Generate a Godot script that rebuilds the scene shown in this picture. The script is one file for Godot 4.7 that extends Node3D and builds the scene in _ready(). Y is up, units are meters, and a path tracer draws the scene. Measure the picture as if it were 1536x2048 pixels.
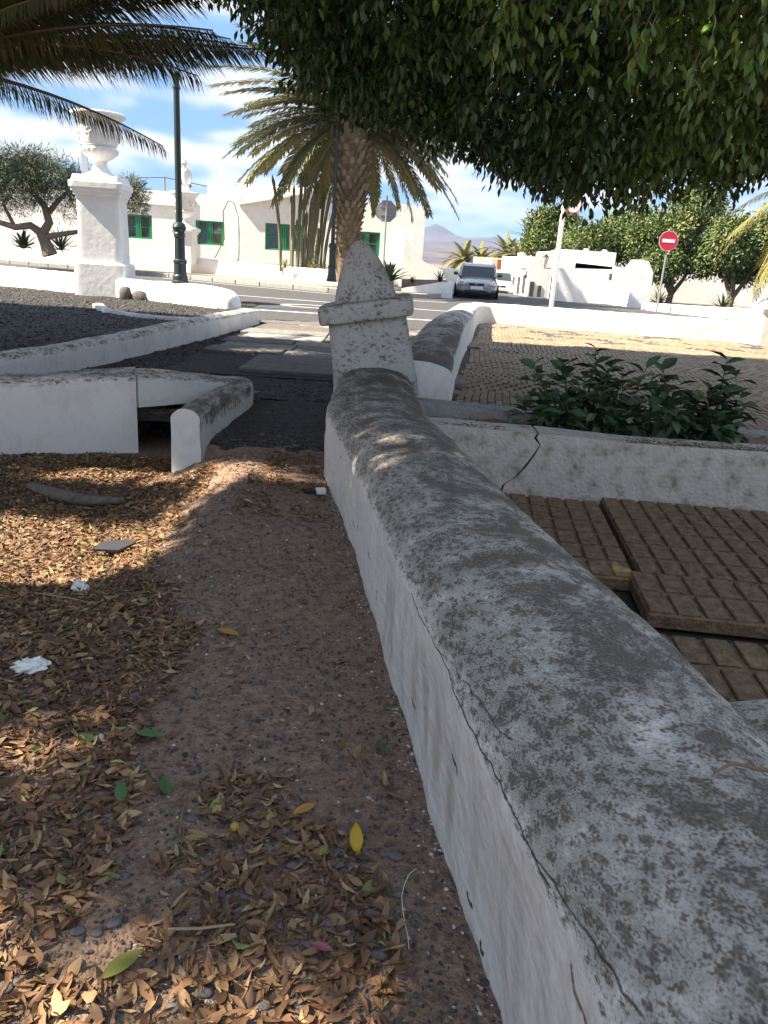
extends Node3D

# ---------------------------------------------------------------- mesh builder
class MB extends RefCounted:
	var v = PackedVector3Array()
	var uv = PackedVector2Array()
	var col = PackedColorArray()
	var idx = PackedInt32Array()
	var cc = Color(1, 1, 1)
	func add(p, t = Vector2.ZERO):
		v.append(p); uv.append(t); col.append(cc)
		return v.size() - 1
	func tri(a, b, c):
		idx.append(a); idx.append(b); idx.append(c)
	func face(ps):
		var i0 = v.size()
		for p in ps: add(p, Vector2(p.x + p.z, p.y))
		for k in range(1, ps.size() - 1): tri(i0, i0 + k, i0 + k + 1)
	func quad(a, b, c, d):
		face([a, b, c, d])
	func box(c, s, b = Basis(), bev = 0.0):
		var h = s * 0.5
		var e = minf(bev, minf(h.x, minf(h.y, h.z)) * 0.8)
		if e <= 0.0:
			for ax in 3:
				for sg in [-1.0, 1.0]:
					var n = Vector3.ZERO; n[ax] = sg
					var u = Vector3.ZERO; u[(ax + 1) % 3] = 1.0
					var w = Vector3.ZERO; w[(ax + 2) % 3] = sg
					var ps = []
					for q in [[-1, -1], [1, -1], [1, 1], [-1, 1]]:
						ps.append(c + b * ((n + u * q[0] + w * q[1]) * h))
					face(ps)
			return
		var g = {}
		for sx in [-1, 1]:
			for sy in [-1, 1]:
				for sz in [-1, 1]:
					var o = Vector3(sx, sy, sz) * h
					g[[sx, sy, sz, 0]] = c + b * (o - Vector3(0, sy * e, sz * e))
					g[[sx, sy, sz, 1]] = c + b * (o - Vector3(sx * e, 0, sz * e))
					g[[sx, sy, sz, 2]] = c + b * (o - Vector3(sx * e, sy * e, 0))
		for ax in 3:
			for sg in [-1, 1]:
				var ps = []
				for q in [[-1, -1], [1, -1], [1, 1], [-1, 1]]:
					var k = [0, 0, 0]; k[ax] = sg; k[(ax + 1) % 3] = q[0]; k[(ax + 2) % 3] = q[1] * sg
					ps.append(g[[k[0], k[1], k[2], ax]])
				face(ps)
		for ax in 3:
			var a1 = (ax + 1) % 3
			var a2 = (ax + 2) % 3
			for s1 in [-1, 1]:
				for s2 in [-1, 1]:
					var lo = [0, 0, 0]; lo[ax] = -1; lo[a1] = s1; lo[a2] = s2
					var hi = lo.duplicate(); hi[ax] = 1
					var p = [g[[lo[0], lo[1], lo[2], a1]], g[[hi[0], hi[1], hi[2], a1]], g[[hi[0], hi[1], hi[2], a2]], g[[lo[0], lo[1], lo[2], a2]]]
					if s1 * s2 > 0: p.reverse()
					face(p)
		for sx in [-1, 1]:
			for sy in [-1, 1]:
				for sz in [-1, 1]:
					var p = [g[[sx, sy, sz, 0]], g[[sx, sy, sz, 1]], g[[sx, sy, sz, 2]]]
					if sx * sy * sz < 0: p.reverse()
					face(p)
	func grid(nu, nv, f, close_u = false):
		var i0 = v.size()
		for j in nv + 1:
			for i in nu + 1:
				var r = f.call(float(i) / nu, float(j) / nv)
				if r is Array: add(r[0], r[1])
				else: add(r, Vector2(float(i) / nu, float(j) / nv))
		for j in nv:
			for i in nu:
				var a = i0 + j * (nu + 1) + i
				tri(a, a + 1, a + nu + 2); tri(a, a + nu + 2, a + nu + 1)
	func tube(pts, radii, n = 8, cap = true):
		var i0 = v.size()
		var m = pts.size()
		var side = Vector3.ZERO
		var ln = 0.0
		for k in m:
			var d = (pts[mini(k + 1, m - 1)] - pts[maxi(k - 1, 0)]).normalized()
			if k > 0: ln += pts[k].distance_to(pts[k - 1])
			if side == Vector3.ZERO:
				side = d.cross(Vector3.UP if absf(d.y) < 0.9 else Vector3.RIGHT).normalized()
			side = (side - d * side.dot(d)).normalized()
			var up = side.cross(d)
			var r = radii[mini(k, radii.size() - 1)] if radii is Array else radii
			for i in n:
				var a = TAU * i / n
				add(pts[k] + (side * cos(a) + up * sin(a)) * r, Vector2(float(i) / n, ln))
		for k in m - 1:
			for i in n:
				var a = i0 + k * n + i
				var b = i0 + k * n + (i + 1) % n
				tri(a, b + n, b); tri(a, a + n, b + n)
		if cap:
			for e in [0, m - 1]:
				var c = add(pts[e])
				for i in n:
					var a = i0 + e * n + i
					var b = i0 + e * n + (i + 1) % n
					if e == 0: tri(c, b, a)
					else: tri(c, a, b)
	# profile entries [y, rx, rz]; e = superellipse exponent; crisp = separate rows
	func slathe(prof, n = 32, e = 2.0, o = Vector3.ZERO, crisp = false, wob = 0.0):
		var ring = func(p):
			var i0 = v.size()
			for i in n + 1:
				var a = TAU * i / n
				var c = cos(a)
				var s = sin(a)
				var k = pow(pow(absf(c), e) + pow(absf(s), e), -1.0 / e)
				var w = 1.0 + (wob * sin(a * 5.0 + p[0] * 9.0) if wob > 0.0 else 0.0)
				add(o + Vector3(c * k * p[1] * w, p[0], -s * k * p[2] * w), Vector2(float(i) / n, p[0]))
			return i0
		var join = func(a0, b0):
			for i in n:
				tri(a0 + i, a0 + i + 1, b0 + i + 1); tri(a0 + i, b0 + i + 1, b0 + i)
		var last = -1
		for k in prof.size():
			if crisp:
				if k > 0:
					var a = ring.call(prof[k - 1])
					var b = ring.call(prof[k])
					join.call(a, b)
			else:
				var r = ring.call(prof[k])
				if last >= 0: join.call(last, r)
				last = r
		for q in [0, prof.size() - 1]:
			var i0 = ring.call(prof[q])
			var c = add(o + Vector3(0, prof[q][0], 0))
			for i in n:
				if q == 0: tri(c, i0 + i + 1, i0 + i)
				else: tri(c, i0 + i, i0 + i + 1)
	func lathe(prof, n = 24, o = Vector3.ZERO, crisp = false):
		var p = []
		for q in prof: p.append([q[1], q[0], q[0]])
		slathe(p, n, 2.0, o, crisp)
	func prism(poly, z0, z1):   # polygon in xy (counter-clockwise), extruded along z
		var t = Geometry2D.triangulate_polygon(PackedVector2Array(poly))
		for q in [[z1, false], [z0, true]]:
			var i0 = v.size()
			for p in poly: add(Vector3(p.x, p.y, q[0]), p)
			for k in range(0, t.size(), 3):
				var a = poly[t[k]]; var b = poly[t[k + 1]]; var c = poly[t[k + 2]]
				var ccw = (b - a).cross(c - a) > 0
				if ccw != q[1]: tri(i0 + t[k], i0 + t[k + 1], i0 + t[k + 2])
				else: tri(i0 + t[k], i0 + t[k + 2], i0 + t[k + 1])
		for k in poly.size():
			var a = poly[k]; var b = poly[(k + 1) % poly.size()]
			quad(Vector3(a.x, a.y, z1), Vector3(a.x, a.y, z0), Vector3(b.x, b.y, z0), Vector3(b.x, b.y, z1))
	# a pointed leaf lying along +z of basis b, folded on its midrib
	func leaf(o, b, ln, w, fold = 0.25, droop = 0.15):
		var p0 = add(o, Vector2(0.5, 0))
		var t = add(o + b * Vector3(0, -droop * ln, ln), Vector2(0.5, 1))
		var pl = p0; var pm = p0; var pr = p0
		for q in [[0.22, 0.68], [0.48, 1.0], [0.76, 0.62]]:
			var y = -droop * ln * q[0] * q[0]
			var l = add(o + b * Vector3(w * 0.5 * q[1], y + fold * w * q[1], ln * q[0]), Vector2(0, q[0]))
			var m = add(o + b * Vector3(0, y, ln * q[0]), Vector2(0.5, q[0]))
			var r = add(o + b * Vector3(-w * 0.5 * q[1], y + fold * w * q[1], ln * q[0]), Vector2(1, q[0]))
			if pl == p0:
				tri(p0, l, m); tri(p0, m, r)
			else:
				tri(pl, l, m); tri(pl, m, pm); tri(pm, m, r); tri(pm, r, pr)
			pl = l; pm = m; pr = r
		tri(pl, t, pm); tri(pm, t, pr)
	func mesh():
		var n = PackedVector3Array(); n.resize(v.size())
		for k in range(0, idx.size(), 3):
			var a = idx[k]; var b = idx[k + 1]; var c = idx[k + 2]
			var f = (v[b] - v[a]).cross(v[c] - v[a])
			n[a] += f; n[b] += f; n[c] += f
			idx[k + 1] = c; idx[k + 2] = b
		for k in n.size(): n[k] = n[k].normalized() if n[k].length_squared() > 1e-20 else Vector3.UP
		var arr = []; arr.resize(Mesh.ARRAY_MAX)
		arr[Mesh.ARRAY_VERTEX] = v; arr[Mesh.ARRAY_NORMAL] = n; arr[Mesh.ARRAY_TEX_UV] = uv; arr[Mesh.ARRAY_COLOR] = col; arr[Mesh.ARRAY_INDEX] = idx
		var m = ArrayMesh.new()
		m.add_surface_from_arrays(Mesh.PRIMITIVE_TRIANGLES, arr)
		return m

# ---------------------------------------------------------------- node helpers
var M = {}
var used = {}
var rng = RandomNumberGenerator.new()

func numbered(s):
	used[s] = used.get(s, 0) + 1
	return s if used[s] == 1 else "%s_%03d" % [s, used[s] - 1]
func tag(o, label, category, group = ""):
	o.set_meta("label", label); o.set_meta("category", category)
	if group != "": o.set_meta("group", group)
	return o
func thing(called, label, category, at = Vector3.ZERO, group = ""):
	var o = Node3D.new()
	o.name = numbered(called); add_child(o, true); o.position = at
	return tag(o, label, category, group)
func inst(mesh, called, m, parent = null, at = Vector3.ZERO):
	var o = MeshInstance3D.new()
	o.mesh = mesh if not (mesh is MB) else mesh.mesh()
	o.material_override = m
	o.cast_shadow = GeometryInstance3D.SHADOW_CASTING_SETTING_ON
	if parent == null:
		o.name = numbered(called); add_child(o, true)
	else:
		o.name = called; parent.add_child(o, true)
	o.position = at
	return o
func struct(mesh, called, m, at = Vector3.ZERO):
	var o = inst(mesh, called, m, null, at); o.set_meta("kind", "structure"); return o
func multi(mesh, xfs, cols, called, m, parent = null):
	var mm = MultiMesh.new()
	mm.transform_format = MultiMesh.TRANSFORM_3D
	mm.use_colors = cols != null
	mm.mesh = mesh if not (mesh is MB) else mesh.mesh()
	mm.instance_count = xfs.size()
	for i in xfs.size():
		mm.set_instance_transform(i, xfs[i])
		if cols != null: mm.set_instance_color(i, cols[i])
	var o = MultiMeshInstance3D.new()
	o.multimesh = mm; o.material_override = m
	if parent == null:
		o.name = numbered(called); add_child(o, true)
	else:
		o.name = called; parent.add_child(o, true)
	o.set_meta("kind", "stuff")
	return o
func rr(a, b): return rng.randf_range(a, b)
func C(r, g, b): return Color(r, g, b).linear_to_srgb()
func ss(a, b, x): return smoothstep(a, b, x)

# ---------------------------------------------------------------- materials
func ntex(freq, cols, sd, size = 512, oct = 5, offs = []):
	var n = FastNoiseLite.new()
	n.seed = sd; n.noise_type = FastNoiseLite.TYPE_SIMPLEX_SMOOTH; n.frequency = freq; n.fractal_octaves = oct; n.fractal_gain = 0.58
	var im = n.get_seamless_image(size, size)
	var d = im.get_data()
	var bpp = d.size() / (size * size)
	var lut = []
	for k in 256:
		var t = k / 255.0
		var c
		if offs.is_empty():
			var f = t * (cols.size() - 1)
			var i = mini(int(f), cols.size() - 2)
			c = cols[i].lerp(cols[i + 1], f - i)
		else:
			c = cols[0]
			for i in cols.size() - 1:
				if t >= offs[i]: c = cols[i].lerp(cols[i + 1], clampf((t - offs[i]) / maxf(offs[i + 1] - offs[i], 0.001), 0, 1))
		c = c.linear_to_srgb()
		lut.append([int(clampf(c.r, 0, 1) * 255), int(clampf(c.g, 0, 1) * 255), int(clampf(c.b, 0, 1) * 255)])
	var o = PackedByteArray(); o.resize(size * size * 3)
	var j = 0
	for k in size * size:
		var e = lut[d[k * bpp]]
		o[j] = e[0]; o[j + 1] = e[1]; o[j + 2] = e[2]
		j += 3
	return ImageTexture.create_from_image(Image.create_from_data(size, size, false, Image.FORMAT_RGB8, o))
func nnorm(freq, sd, bump, size = 512, oct = 5):
	var n = FastNoiseLite.new()
	n.seed = sd; n.noise_type = FastNoiseLite.TYPE_SIMPLEX_SMOOTH; n.frequency = freq; n.fractal_octaves = oct
	var im = n.get_seamless_image(size, size)
	im.convert(Image.FORMAT_L8); im.convert(Image.FORMAT_RGBA8)
	im.bump_map_to_normal_map(bump)
	return ImageTexture.create_from_image(im)
func mat(c, rough = 0.8, metal = 0.0):
	var m = StandardMaterial3D.new()
	m.albedo_color = c.linear_to_srgb(); m.roughness = rough; m.metallic = metal
	return m
func tmat(tex, scale, rough = 0.9, norm = null, ns = 1.0):
	var m = StandardMaterial3D.new()
	m.albedo_texture = tex; m.roughness = rough
	m.uv1_triplanar = true; m.uv1_world_triplanar = true; m.uv1_scale = Vector3.ONE * scale
	if norm != null:
		m.normal_enabled = true; m.normal_texture = norm; m.normal_scale = ns
	return m
func leafmat(back = Color(0, 0, 0), rough = 0.5):
	var m = StandardMaterial3D.new()
	m.vertex_color_use_as_albedo = true; m.roughness = rough
	m.cull_mode = BaseMaterial3D.CULL_DISABLED
	if back.r + back.g > 0.0:
		m.backlight_enabled = true; m.backlight = back
	return m
func gray_noise(w, h, fx, sd, type = FastNoiseLite.TYPE_SIMPLEX_SMOOTH, oct = 4, gain = 0.5):
	var n = FastNoiseLite.new()
	n.seed = sd; n.noise_type = type; n.frequency = fx; n.fractal_octaves = oct; n.fractal_gain = gain
	var im = n.get_seamless_image(w, h)
	im.convert(Image.FORMAT_L8)
	return im.get_data()
func put_line(px, w, h, pts, rad, col, strength):   # a crack or stain stroke in a pixel array, pts in 0..1
	for k in pts.size() - 1:
		var a = pts[k] * Vector2(w, h)
		var b = pts[k + 1] * Vector2(w, h)
		var n = int(a.distance_to(b)) + 1
		for i in n:
			var p = a.lerp(b, float(i) / n)
			var r = rad * rng.randf_range(0.4, 1.2)
			for y in range(int(p.y - r), int(p.y + r) + 1):
				for x in range(int(p.x - r), int(p.x + r) + 1):
					if y < 0 or y >= h: continue
					var xx = posmod(x, w)
					var j = (y * w + xx) * 3
					for q in 3: px[j + q] = int(lerpf(px[j + q], col[q], strength))
# lime-washed wall: u along, v across the section (0 left foot, 0.5 crest, 1 right foot); lichen amount a over the crest band
func wall_tex(w, h, sd, amount, band_lo, band_hi, base, stain, cracks = [], f = 1.0, near = 1.0, far = 1.0):
	var n1 = gray_noise(w, h, 0.008 * f, sd, FastNoiseLite.TYPE_SIMPLEX_SMOOTH, 5, 0.6)
	var n2 = gray_noise(w, h, 0.05 * f, sd + 1, FastNoiseLite.TYPE_SIMPLEX_SMOOTH, 6, 0.72)
	var n3 = gray_noise(w, h, 0.052 * f, sd + 2, FastNoiseLite.TYPE_CELLULAR, 2)
	var n4 = gray_noise(w, h, 0.2 * f, sd + 3, FastNoiseLite.TYPE_SIMPLEX, 2)
	var px = PackedByteArray(); px.resize(w * h * 3)
	var bs = [base.r, base.g, base.b]
	var st = [stain.r, stain.g, stain.b]
	var lut = PackedByteArray(); lut.resize(1025)
	for k in 1025:
		var c = k / 1024.0
		lut[k] = int(clampf((1.055 * pow(c, 1.0 / 2.4) - 0.055) if c > 0.0031 else 12.92 * c, 0, 1) * 255)
	var j = 0
	for y in h:
		var vv = float(y) / h
		var band = smoothstep(band_lo, band_lo + 0.09, vv) * (1.0 - smoothstep(band_hi - 0.05, band_hi + 0.03, vv))
		for x in w:
			var k = y * w + x
			var a = n1[k] / 255.0
			var b = n2[k] / 255.0
			var c = n3[k] / 255.0
			var d = n4[k] / 255.0
			var cover = band * amount * (0.5 + 1.0 * a) * lerpf(near, far, float(x) / w)
			# grey lichen film in soft-edged patches, with a grain
			var film = clampf((b * 0.9 + d * 0.35 + a * 0.35 - 0.86 + cover * 0.8) * 1.8, 0.0, 1.0)
			# small black-brown crusts, each round a centre of its own
			var heavy = cover * (0.55 + 0.75 * smoothstep(band_lo, band_lo + 0.34, vv))
			var crust = clampf(((0.5 - c) * 0.35 + (b - 0.5) * 1.1 + (a - 0.5) * 0.8 + (d - 0.5) * 0.6 - 0.68 + heavy * 0.6) * 2.6, 0.0, 1.0) * smoothstep(0.05, 0.2, cover)
			var dot = clampf((0.30 - c + (b - 0.5) * 0.7 + (d - 0.5) * 0.3 + (a - 0.5) * 0.35 + heavy * 0.12) * 6.0, 0.0, 1.0) * smoothstep(0.1, 0.3, cover)
			crust = maxf(crust, dot * 0.95)
			var fleck = clampf((d * 0.8 + b * 0.55 - 0.97 + cover * 0.25) * 5.0, 0.0, 1.0) * smoothstep(0.05, 0.4, cover)
			var dirt = clampf((a - 0.56) * 3.0, 0.0, 1.0) * 0.25
			var pale = clampf((b - 0.5) * 1.2 + (d - 0.5) * 0.9, -0.5, 0.5)
			for q in 3:
				var t = bs[q] * (0.93 + 0.1 * d)
				t = lerpf(t, st[q], dirt)
				t = lerpf(t, [0.36, 0.333, 0.29][q] * (1.0 + 1.1 * pale), film * 0.88)
				t = lerpf(t, [0.085, 0.07, 0.056][q], fleck * 0.7)
				t = lerpf(t, [0.062, 0.043, 0.03][q] * (0.45 + 1.1 * d), crust * (0.6 + 0.35 * d))
				px[j + q] = lut[int(clampf(t, 0, 1) * 1024)]
			j += 3
	rng.seed = sd + 77
	for cr in cracks:
		put_line(px, w, h, cr[0], cr[1], cr[2], cr[3])
	return ImageTexture.create_from_image(Image.create_from_data(w, h, false, Image.FORMAT_RGB8, px))
func uvmat(tex, rough = 0.92, us = Vector3.ONE, norm = null, ns = 1.0):
	var m = StandardMaterial3D.new()
	m.albedo_texture = tex; m.roughness = rough; m.uv1_scale = us
	if norm != null:
		m.normal_enabled = true; m.normal_texture = norm; m.normal_scale = ns
	return m

# ---------------------------------------------------------------- swept walls
func spline(pts, step):
	var out = []
	var n = pts.size()
	for k in n - 1:
		var p0 = pts[maxi(k - 1, 0)]; var p1 = pts[k]; var p2 = pts[k + 1]; var p3 = pts[mini(k + 2, n - 1)]
		var ln = Vector2(p2[0] - p1[0], p2[2] - p1[2]).length()
		var m = maxi(1, int(ln / step))
		for i in m:
			var t = float(i) / m
			var r = []
			for q in p1.size():
				r.append(0.5 * (2.0 * p1[q] + (p2[q] - p0[q]) * t + (2.0 * p0[q] - 5.0 * p1[q] + 4.0 * p2[q] - p3[q]) * t * t + (3.0 * p1[q] - p0[q] - 3.0 * p2[q] + p3[q]) * t * t * t))
			out.append(r)
	out.append(pts[n - 1])
	return out
# path entries: [x, base_y, z, width, side_h, crown_h]; heights are absolute y
func sweep(path, step, umap, bump = 0.006, sd = 1, nprof = 22, round_ends = true, power = 2.2):
	var nz = FastNoiseLite.new(); nz.seed = sd; nz.frequency = 3.0; nz.fractal_octaves = 4
	var P = spline(path, step)
	var mb = MB.new()
	var n = P.size()
	var ln = 0.0
	for k in n:
		var p = P[k]
		var a = P[maxi(k - 1, 0)]; var b = P[mini(k + 1, n - 1)]
		var d = Vector3(b[0] - a[0], 0, b[2] - a[2]).normalized()
		var left = Vector3(d.z, 0, -d.x)
		if k > 0: ln += Vector2(p[0] - P[k - 1][0], p[2] - P[k - 1][2]).length()
		var hw = p[3] * 0.5
		for i in nprof + 1:
			var t = float(i) / nprof
			var off; var y
			if t < 0.25:
				off = 1.0; y = lerpf(p[1], p[4], t / 0.25)
			elif t > 0.75:
				off = -1.0; y = lerpf(p[4], p[1], (t - 0.75) / 0.25)
			else:
				var an = (t - 0.25) / 0.5 * PI
				var c = cos(an); var s = sin(an)
				off = signf(c) * pow(absf(c), 2.0 / power)
				y = p[4] + (p[5] - p[4]) * pow(s, 2.0 / power)
			var q = Vector3(p[0], 0, p[2]) + left * (hw * off) + Vector3(0, y, 0)
			var e = nz.get_noise_3dv(q) * bump * (1.0 if i > 0 and i < nprof else 0.3)
			q += (left * off * 0.6 + Vector3(0, 0.7 * sin(PI * clampf((t - 0.25) / 0.5, 0, 1)), 0)) * e * 2.0
			mb.add(q, Vector2(umap.call(ln), t))
	for k in n - 1:
		for i in nprof:
			var a = k * (nprof + 1) + i
			mb.tri(a, a + nprof + 2, a + nprof + 1); mb.tri(a, a + 1, a + nprof + 2)
	for e in [0, n - 1]:
		var i0 = mb.v.size()
		var c = Vector3.ZERO
		for i in nprof + 1:
			var q = mb.v[e * (nprof + 1) + i]
			c += q / (nprof + 1)
			mb.add(q, Vector2(mb.uv[e * (nprof + 1)].x + 0.1 * (absf(q.x - mb.v[e * (nprof + 1)].x) + absf(q.z - mb.v[e * (nprof + 1)].z)), 0.02 + 0.3 * clampf(q.y - P[e][1], 0, 0.7)))
		var ci = mb.add(c, Vector2(mb.uv[e * (nprof + 1)].x + 0.03, 0.02 + 0.3 * clampf(c.y - P[e][1], 0, 0.7)))
		for i in nprof:
			if e == 0: mb.tri(ci, i0 + i + 1, i0 + i)
			else: mb.tri(ci, i0 + i, i0 + i + 1)
		if e == 0: mb.tri(ci, i0, i0 + nprof)
		else: mb.tri(ci, i0 + nprof, i0)
	return mb

func _ready():
	rng.seed = 7
	setup_camera()
	setup_light()
	make_materials()
	print("mats")
	build_ground()
	build_road()
	print("ground")
	build_main_wall()
	build_left_walls()
	build_right_walls()
	print("walls")
	build_plaza()
	build_far_side()
	build_right_street()
	print("street")
	build_plants()
	build_ficus()
	print("trees")
	build_litter()

# ---------------------------------------------------------------- camera, sky, sun
const SUN_FROM = Vector3(-0.655, 0.742, 0.14)
func setup_camera():
	var cam = Camera3D.new()
	cam.name = "camera"
	cam.fov = 67.3
	cam.near = 0.05; cam.far = 12000.0
	cam.transform = Transform3D(Basis(Vector3.RIGHT, deg_to_rad(-18.25)) * Basis(Vector3.BACK, deg_to_rad(3.7)), Vector3(0, 1.25, 0))
	add_child(cam)
	cam.current = true
func setup_light():
	var w = 1536
	var h = 768
	var f = PackedFloat32Array(); f.resize(w * h * 4)
	var n = FastNoiseLite.new(); n.seed = 21; n.frequency = 1.5; n.fractal_octaves = 6; n.fractal_gain = 0.52
	var n2 = FastNoiseLite.new(); n2.seed = 5; n2.frequency = 0.75; n2.fractal_octaves = 3
	for y in h:
		var el = (0.5 - (y + 0.5) / h) * PI
		var ce = cos(el)
		var se = sin(el)
		for x in w:
			var j = (y * w + x) * 4
			if el < 0.0:
				f[j] = 0.22; f[j + 1] = 0.22; f[j + 2] = 0.22; f[j + 3] = 1.0
				continue
			var az = ((x + 0.5) / w - 0.5) * TAU
			var t = pow(1.0 - se, 2.2)
			var r = lerpf(0.06, 0.12, t)
			var g = lerpf(0.135, 0.205, t)
			var b = lerpf(0.27, 0.32, t)
			# clouds on a flat layer overhead
			var q = Vector3(sin(az) * ce, 0, -cos(az) * ce) / (se + 0.16)
			var c = n.get_noise_3d(q.x, q.z * 1.35, 0.4) + 0.55 * n2.get_noise_3d(q.x, q.z, 3.0)
			var k = smoothstep(-0.36, 0.2, c) * smoothstep(0.0, 0.09, se)
			var thick = smoothstep(0.1, 0.75, c)
			var cr = lerpf(0.36, 0.25, thick)
			r = lerpf(r, cr, k * 0.9); g = lerpf(g, cr, k * 0.9); b = lerpf(b, cr, k * 0.9)
			f[j] = r; f[j + 1] = g; f[j + 2] = b; f[j + 3] = 1.0
	var im = Image.create_from_data(w, h, false, Image.FORMAT_RGBAF, f.to_byte_array())
	var pm = PanoramaSkyMaterial.new()
	pm.panorama = ImageTexture.create_from_image(im)
	var sky = Sky.new()
	sky.sky_material = pm
	var env = Environment.new()
	env.background_mode = Environment.BG_SKY
	env.sky = sky
	env.background_energy_multiplier = 1.0
	env.tonemap_mode = Environment.TONE_MAPPER_LINEAR
	env.tonemap_exposure = 3.5
	env.sdfgi_enabled = true
	env.ssao_enabled = true
	env.ssil_enabled = true
	env.fog_enabled = true
	env.fog_density = 0.00018
	env.fog_light_color = Color(0.62, 0.74, 0.92)
	var we = WorldEnvironment.new()
	we.name = "environment"
	we.environment = env
	add_child(we)
	var sun = DirectionalLight3D.new()
	sun.name = "sun"
	sun.light_energy = 1.6
	sun.light_color = Color(1.0, 0.94, 0.84)
	sun.light_angular_distance = 0.5
	sun.shadow_enabled = true
	add_child(sun)
	sun.look_at_from_position(SUN_FROM * 50.0, Vector3.ZERO, Vector3.UP)

func make_materials():
	var wn = nnorm(0.02, 3, 4.0)
	var wn2 = nnorm(0.05, 4, 5.0)
	M.white = tmat(ntex(0.008, [Color(0.70, 0.70, 0.69), Color(0.80, 0.80, 0.79), Color(0.83, 0.83, 0.82)], 11), 0.5, 0.85, wn, 0.22)
	M.white2 = tmat(ntex(0.01, [Color(0.60, 0.59, 0.56), Color(0.75, 0.74, 0.72), Color(0.79, 0.78, 0.76)], 12), 0.7, 0.88, wn, 0.7)
	M.grime = tmat(ntex(0.012, [Color(0.10, 0.085, 0.07), Color(0.34, 0.31, 0.26), Color(0.43, 0.40, 0.35), Color(0.48, 0.45, 0.405)], 13, 512, 6, [0.0, 0.27, 0.5, 1.0]), 1.1, 0.92, wn2, 0.6)
	M.grey_wall = tmat(ntex(0.012, [Color(0.10, 0.10, 0.09), Color(0.27, 0.27, 0.255), Color(0.33, 0.33, 0.31)], 14, 512, 6, [0.15, 0.35, 1.0]), 1.1, 0.92, wn2, 0.8)
	M.soil = tmat(ntex(0.022, [Color(0.075, 0.05, 0.037), Color(0.20, 0.13, 0.092), Color(0.265, 0.175, 0.122), Color(0.35, 0.25, 0.18)], 15, 1024, 7), 0.9, 0.95, nnorm(0.06, 16, 9.0, 1024, 6), 1.0)
	M.gravel = tmat(ntex(0.05, [Color(0.006, 0.006, 0.007), Color(0.02, 0.02, 0.021), Color(0.05, 0.048, 0.047), Color(0.17, 0.16, 0.15)], 17, 1024, 7), 0.35, 0.95, nnorm(0.08, 18, 10.0, 1024, 4), 1.0)
	M.asphalt = tmat(ntex(0.03, [Color(0.045, 0.047, 0.05), Color(0.06, 0.062, 0.066), Color(0.085, 0.087, 0.09)], 19), 0.3, 0.85, null)
	M.earth = tmat(ntex(0.02, [Color(0.12, 0.09, 0.065), Color(0.20, 0.155, 0.11), Color(0.27, 0.21, 0.155)], 20), 0.05, 0.95, null)
	M.concrete = [tmat(ntex(0.02, [Color(0.13, 0.125, 0.12), Color(0.21, 0.205, 0.195), Color(0.27, 0.26, 0.25)], 21, 512, 6), 0.6, 0.9, wn2, 0.7),
		tmat(ntex(0.02, [Color(0.09, 0.085, 0.08), Color(0.14, 0.13, 0.12), Color(0.2, 0.185, 0.17)], 22, 512, 6), 0.6, 0.9, wn2, 0.7),
		tmat(ntex(0.02, [Color(0.22, 0.215, 0.2), Color(0.32, 0.31, 0.30), Color(0.38, 0.37, 0.36)], 23, 512, 6), 0.6, 0.9, wn2, 0.7)]
	M.tan = tmat(ntex(0.02, [Color(0.28, 0.22, 0.14), Color(0.36, 0.29, 0.2), Color(0.42, 0.35, 0.25)], 24), 0.4, 0.9, wn2, 0.5)
	M.slab = tmat(ntex(0.02, [Color(0.05, 0.037, 0.023), Color(0.13, 0.082, 0.044), Color(0.185, 0.12, 0.064), Color(0.26, 0.18, 0.105)], 25, 512, 6), 1.3, 0.85, wn2, 0.9)
	M.slab_side = mat(Color(0.025, 0.02, 0.014), 0.95)
	M.paint = tmat(ntex(0.03, [Color(0.5, 0.5, 0.5), Color(0.68, 0.68, 0.67), Color(0.74, 0.74, 0.73)], 26), 0.6, 0.8)
	M.bricks = []
	for c in [Color(0.26, 0.19, 0.125), Color(0.29, 0.21, 0.135), Color(0.24, 0.18, 0.125), Color(0.28, 0.22, 0.16), Color(0.21, 0.16, 0.115)]:
		M.bricks.append(tmat(ntex(0.03, [c * 0.75, c, c * 1.15], 30 + M.bricks.size(), 256), 1.5, 0.85, wn2, 0.5))
	M.brick_stuff = StandardMaterial3D.new()
	M.brick_stuff.vertex_color_use_as_albedo = true; M.brick_stuff.roughness = 0.88
	M.joint = tmat(ntex(0.05, [Color(0.05, 0.042, 0.035), Color(0.1, 0.085, 0.07)], 40, 256), 1.0, 0.95)
	M.iron = mat(Color(0.024, 0.04, 0.043), 0.42, 0.2)
	M.steel = mat(Color(0.36, 0.37, 0.38), 0.5, 0.6)
	M.green = mat(Color(0.012, 0.19, 0.075), 0.45)
	M.glass = mat(Color(0.018, 0.022, 0.026), 0.06)
	M.dark = mat(Color(0.012, 0.012, 0.012), 0.9)
	M.curtain = mat(Color(0.2, 0.075, 0.05), 0.9)
	M.curtain2 = mat(Color(0.5, 0.5, 0.48), 0.9)
	M.red = mat(Color(0.52, 0.015, 0.05), 0.4)
	M.signwhite = mat(Color(0.75, 0.75, 0.75), 0.4)
	M.rust = mat(Color(0.16, 0.05, 0.04), 0.7)
	M.rock = tmat(ntex(0.03, [Color(0.06, 0.055, 0.05), Color(0.13, 0.12, 0.115), Color(0.21, 0.2, 0.19)], 41, 256), 2.5, 0.95, wn2, 1.0)
	M.bark = tmat(ntex(0.03, [Color(0.06, 0.045, 0.035), Color(0.15, 0.115, 0.09), Color(0.24, 0.19, 0.15)], 42, 512), 1.2, 0.95, wn2, 1.0)
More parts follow.
